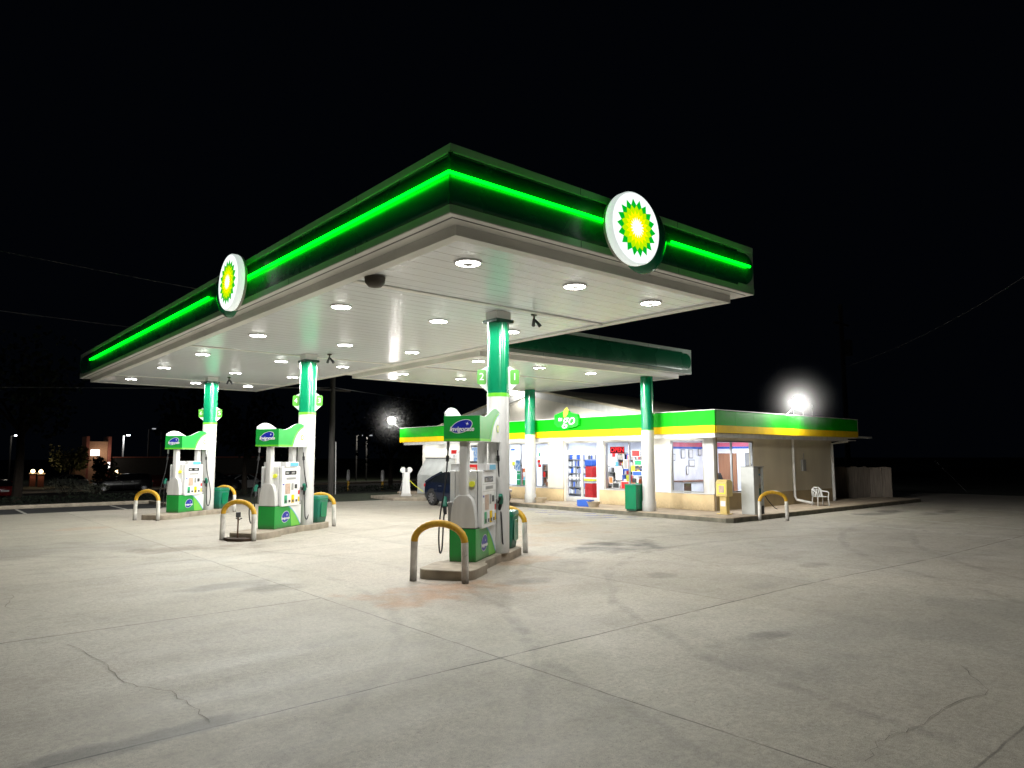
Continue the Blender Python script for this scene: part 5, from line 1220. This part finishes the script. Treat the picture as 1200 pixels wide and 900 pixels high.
tag(MB().box(19.4, 88, -1.75, 36, 88.3, -.1).build('garden_wall', 'brick_red'), 'low red brick wall across the road behind the farthest pump', 'wall')
t = thing('skip', 'red container partly seen behind the farthest pump', 'container', (20.7, 85.5, -1.75)); MB().prism([(-1.3, 0), (1.3, 0), (1.6, 1.1), (-1.6, 1.1)], -.6, .6, 'y').build('body', 'car_red', t); MB().box(-1.65, -.65, 1.1, 1.65, .65, 1.17).build('rim', 'brick_red', t)
t = thing('fire_hydrant', 'tan hydrant seen just left of the farthest pump beyond the verge', 'hydrant', (15.8, 58.6, -1.15)); MB().lathe([(.16, 0), (.16, .06), (.11, .08), (.11, .62), (.14, .64), (.13, .72), (.06, .82), (.03, .86)], 14).build('barrel', 'yellow_paint', t, smooth=True)
for s in (-1, 1): MB().lathe([(.05, 0), (.05, .1)], 10, axis='x', c=(s * .12 - .05, 0, .5)).build('outlet', 'yellow_paint', t)
for x, y, h, lab in ((12.67, 134, 7.0, 'distant street lamp at far left'), (25.95, 123, 7.0, 'tall pale street lamp right of the brick tower'), (53.43, 99.4, 6.9, 'left of two faint distant lamps right of the utility pole'), (54.64, 98.4, 6.9, 'right of two faint distant lamps right of the utility pole'), (28.9, 120.3, 8.0, 'left of two tiny distant lamps above the farthest pump'), (30.4, 119, 8.1, 'right of two tiny distant lamps above the farthest pump')):
    t = thing('street_lamp', lab, 'street lamp', (x, y, -1.75), 0, 'distant street lamps')
    lit = 'tall pale' in lab
    MB().tube([(0, 0, 0), (0, 0, h)], .12, 6).build('pole', 'white_paint' if lit else 'dark_wall', t); MB().tube([(0, 0, h), (.3, -.2, h + .1), (.6, -.3, h + .1)], .05, 6).build('arm', 'dark_wall', t)
    MB().box(.35, -.4, h - .0, .85, -.1, h + .16).build('lamp_head', 'white_lamp' if lit or 'at far left' in lab else 'dim_lamp', t, bevel=.03)
    if lit: add_light('glow', 'POINT', (.3, -.9, h - .3), 250, t, .1)
    elif 'utility pole' in lab or 'far left' in lab: add_light('glow', 'POINT', (.5, -1.6, h - .2), 700 if 'utility' in lab else 150, t, .2, (1, .93, .82))
for x, y, lab in ((28.9, 55.1, 'white marker post left of the air post across the verge'), (30.1, 51.5, 'white leaning marker post nearer the air post')):
    t = thing('marker_post', lab, 'post', (x, y, -1.0)); MB().tube([(0, 0, 0), (.02, 0, .9)], .10, 8).build('shaft', 'yellow_paint', t); MB().lathe([(.13, .9), (.15, 1.2), (.12, 1.75), (.04, 1.85)], 12).build('white_top', 'white_paint', t, smooth=True)

# utility poles and wires
t = thing('utility_pole', 'tall wooden utility pole beyond the middle of the lot', 'utility pole', (17.3, 34.9, -.2))
MB().tube([(0, 0, -.3), (0, 0, 4), (-.05, .05, 10.5)], [.165, .145, .11], 12).build('pole', 'pole_wood', t, smooth=True); MB().tube([(.2, -.15, -.2), (.17, -.12, 2.9)], .03, 6).build('conduit', 'grey_plastic', t); MB().box(-1.0, -.06, 5.6, 1.0, .0, 5.7).build('crossarm', 'pole_wood', t)
t = thing('utility_pole', 'faint wooden utility pole in the dark at right', 'utility pole', (43.5, 19.5, -.3))
MB().tube([(0, 0, -.3), (0, 0, 11.5)], [.17, .12], 10).build('pole', 'dark_wall', t); MB().box(-.9, -.06, 10.2, .9, .06, 10.35).build('crossarm', 'dark_wall', t); MB().lathe([(.2, 8.3), (.22, 8.4), (.22, 9.2), (.18, 9.3)], 14, c=(.4, -.2, 0)).build('transformer', 'dark_wall', t, smooth=True)
def wire_obj(pts, lab, r=.022):
    P = []
    for i in range(25):
        u = i / 24; a, b = Vector(pts[0]), Vector(pts[1]); p = a.lerp(b, u); p.z -= pts[2] * 4 * u * (1 - u); P.append(p)
    tag(MB().tube(P, r, 5).build('overhead_wire', 'wire'), lab, 'wire', 'overhead wires')
wire_obj(((-30, 62, 20.0), (17.3, 34.9, 9.6), .6), 'highest thin wire crossing the dark at far left')
wire_obj(((-30, 62, 14.6), (17.3, 34.9, 7.6), .6), 'second wire reaching the canopy corner at far left')
wire_obj(((-30, 62, 6.2), (17.3, 34.9, 5.6), .5), 'lowest wire crossing above the farthest pump')
wire_obj(((17.3, 34.9, 5.6), (60, 60, 7.5), .5), 'thin wire right of the utility pole')
wire_obj(((38.5, 4.5, 12.9), (43.5, 19.5, 7.3), .9), 'thin curved wire at the right edge')
wire_obj(((45.5, 15.4, 1.6), (46.8, 14.2, -.3), 0), 'short slanting guy wire at far right', .012)

# wooden fence at right
t = thing('wooden_fence', 'tall weathered board fence behind the store corner', 'fence', (31.15, 16.83, -.12), math.atan2(-2.35, 2.0))
L = 4.5; rd = random.Random(9); x = 0
mb = MB()
while x < L:
    w = .125; mb.box(x, -.012, 0, x + w, .012, 1.50 + rd.uniform(-.03, .03)); x += w + rd.choice((.004, .01, .016))
mb.build('boards', 'fence_wood', t)
for z in (.3, 1.2): MB().box(0, .013, z, L, .06, z + .09).build('rail', 'pole_wood', t)
for q in (0, 1.6, 3.1, 4.35): MB().box(q, .061, -.1, q + .1, .16, 1.45).build('post', 'pole_wood', t)
add_light('back_porch_lamp', 'POINT', (50.2, 26.6, 2.2), 60, None, .1)
o = bpy.data.objects['back_porch_lamp']
t = thing('porch_lamp', 'small bright lamp seen through the far right tree', 'lamp', (50.2, 26.6, -.3)); MB().tube([(0, 0, -1), (0, 0, 2.4)], .05, 6).build('pole', 'dark_wall', t); MB().lathe([(.05, 2.4), (.18, 2.5), (.18, 2.7), (.05, 2.8)], 12).build('lamp_globe', 'white_lamp', t); o.parent = t; o.location = (-.3, -.4, 2.5)

# ------------------------------------------------------------------ world, camera, render
w = bpy.data.worlds.new('World'); S.world = w; w.use_nodes = True
bg = w.node_tree.nodes['Background']; bg.inputs[0].default_value = (.35, .55, 1., 1); bg.inputs[1].default_value = .0016
cam = bpy.data.cameras.new('camera'); co = bpy.data.objects.new('camera', cam); C.objects.link(co); S.camera = co
f, pi_, ro, ya, hh = 829.886, math.radians(5.853), math.radians(-.134), math.radians(40.608), 1.891
fw = Vector((math.sin(ya) * math.cos(pi_), math.cos(ya) * math.cos(pi_), math.sin(pi_))); rt = Vector((math.cos(ya), -math.sin(ya), 0)); up = rt.cross(fw)
R2 = rt * math.cos(ro) + up * math.sin(ro); U2 = -rt * math.sin(ro) + up * math.cos(ro)
mw = Matrix((R2, U2, -fw)).transposed().to_4x4(); mw.translation = (0, 0, hh); co.matrix_world = mw
cam.sensor_width = 36; cam.lens = f / 1200 * 36; cam.clip_end = 4000; cam.clip_start = .05
S.view_settings.view_transform = 'Standard'; S.view_settings.look = 'None'; S.view_settings.exposure = 0
S.render.engine = 'CYCLES'
S.cycles.use_denoising = True
try: S.cycles.denoiser = 'OPENIMAGEDENOISE'
except Exception: pass
S.cycles.max_bounces = 7; S.cycles.diffuse_bounces = 4; S.cycles.glossy_bounces = 3; S.cycles.transparent_max_bounces = 8
S.cycles.sample_clamp_indirect = 6; S.cycles.caustics_reflective = False; S.cycles.caustics_refractive = False
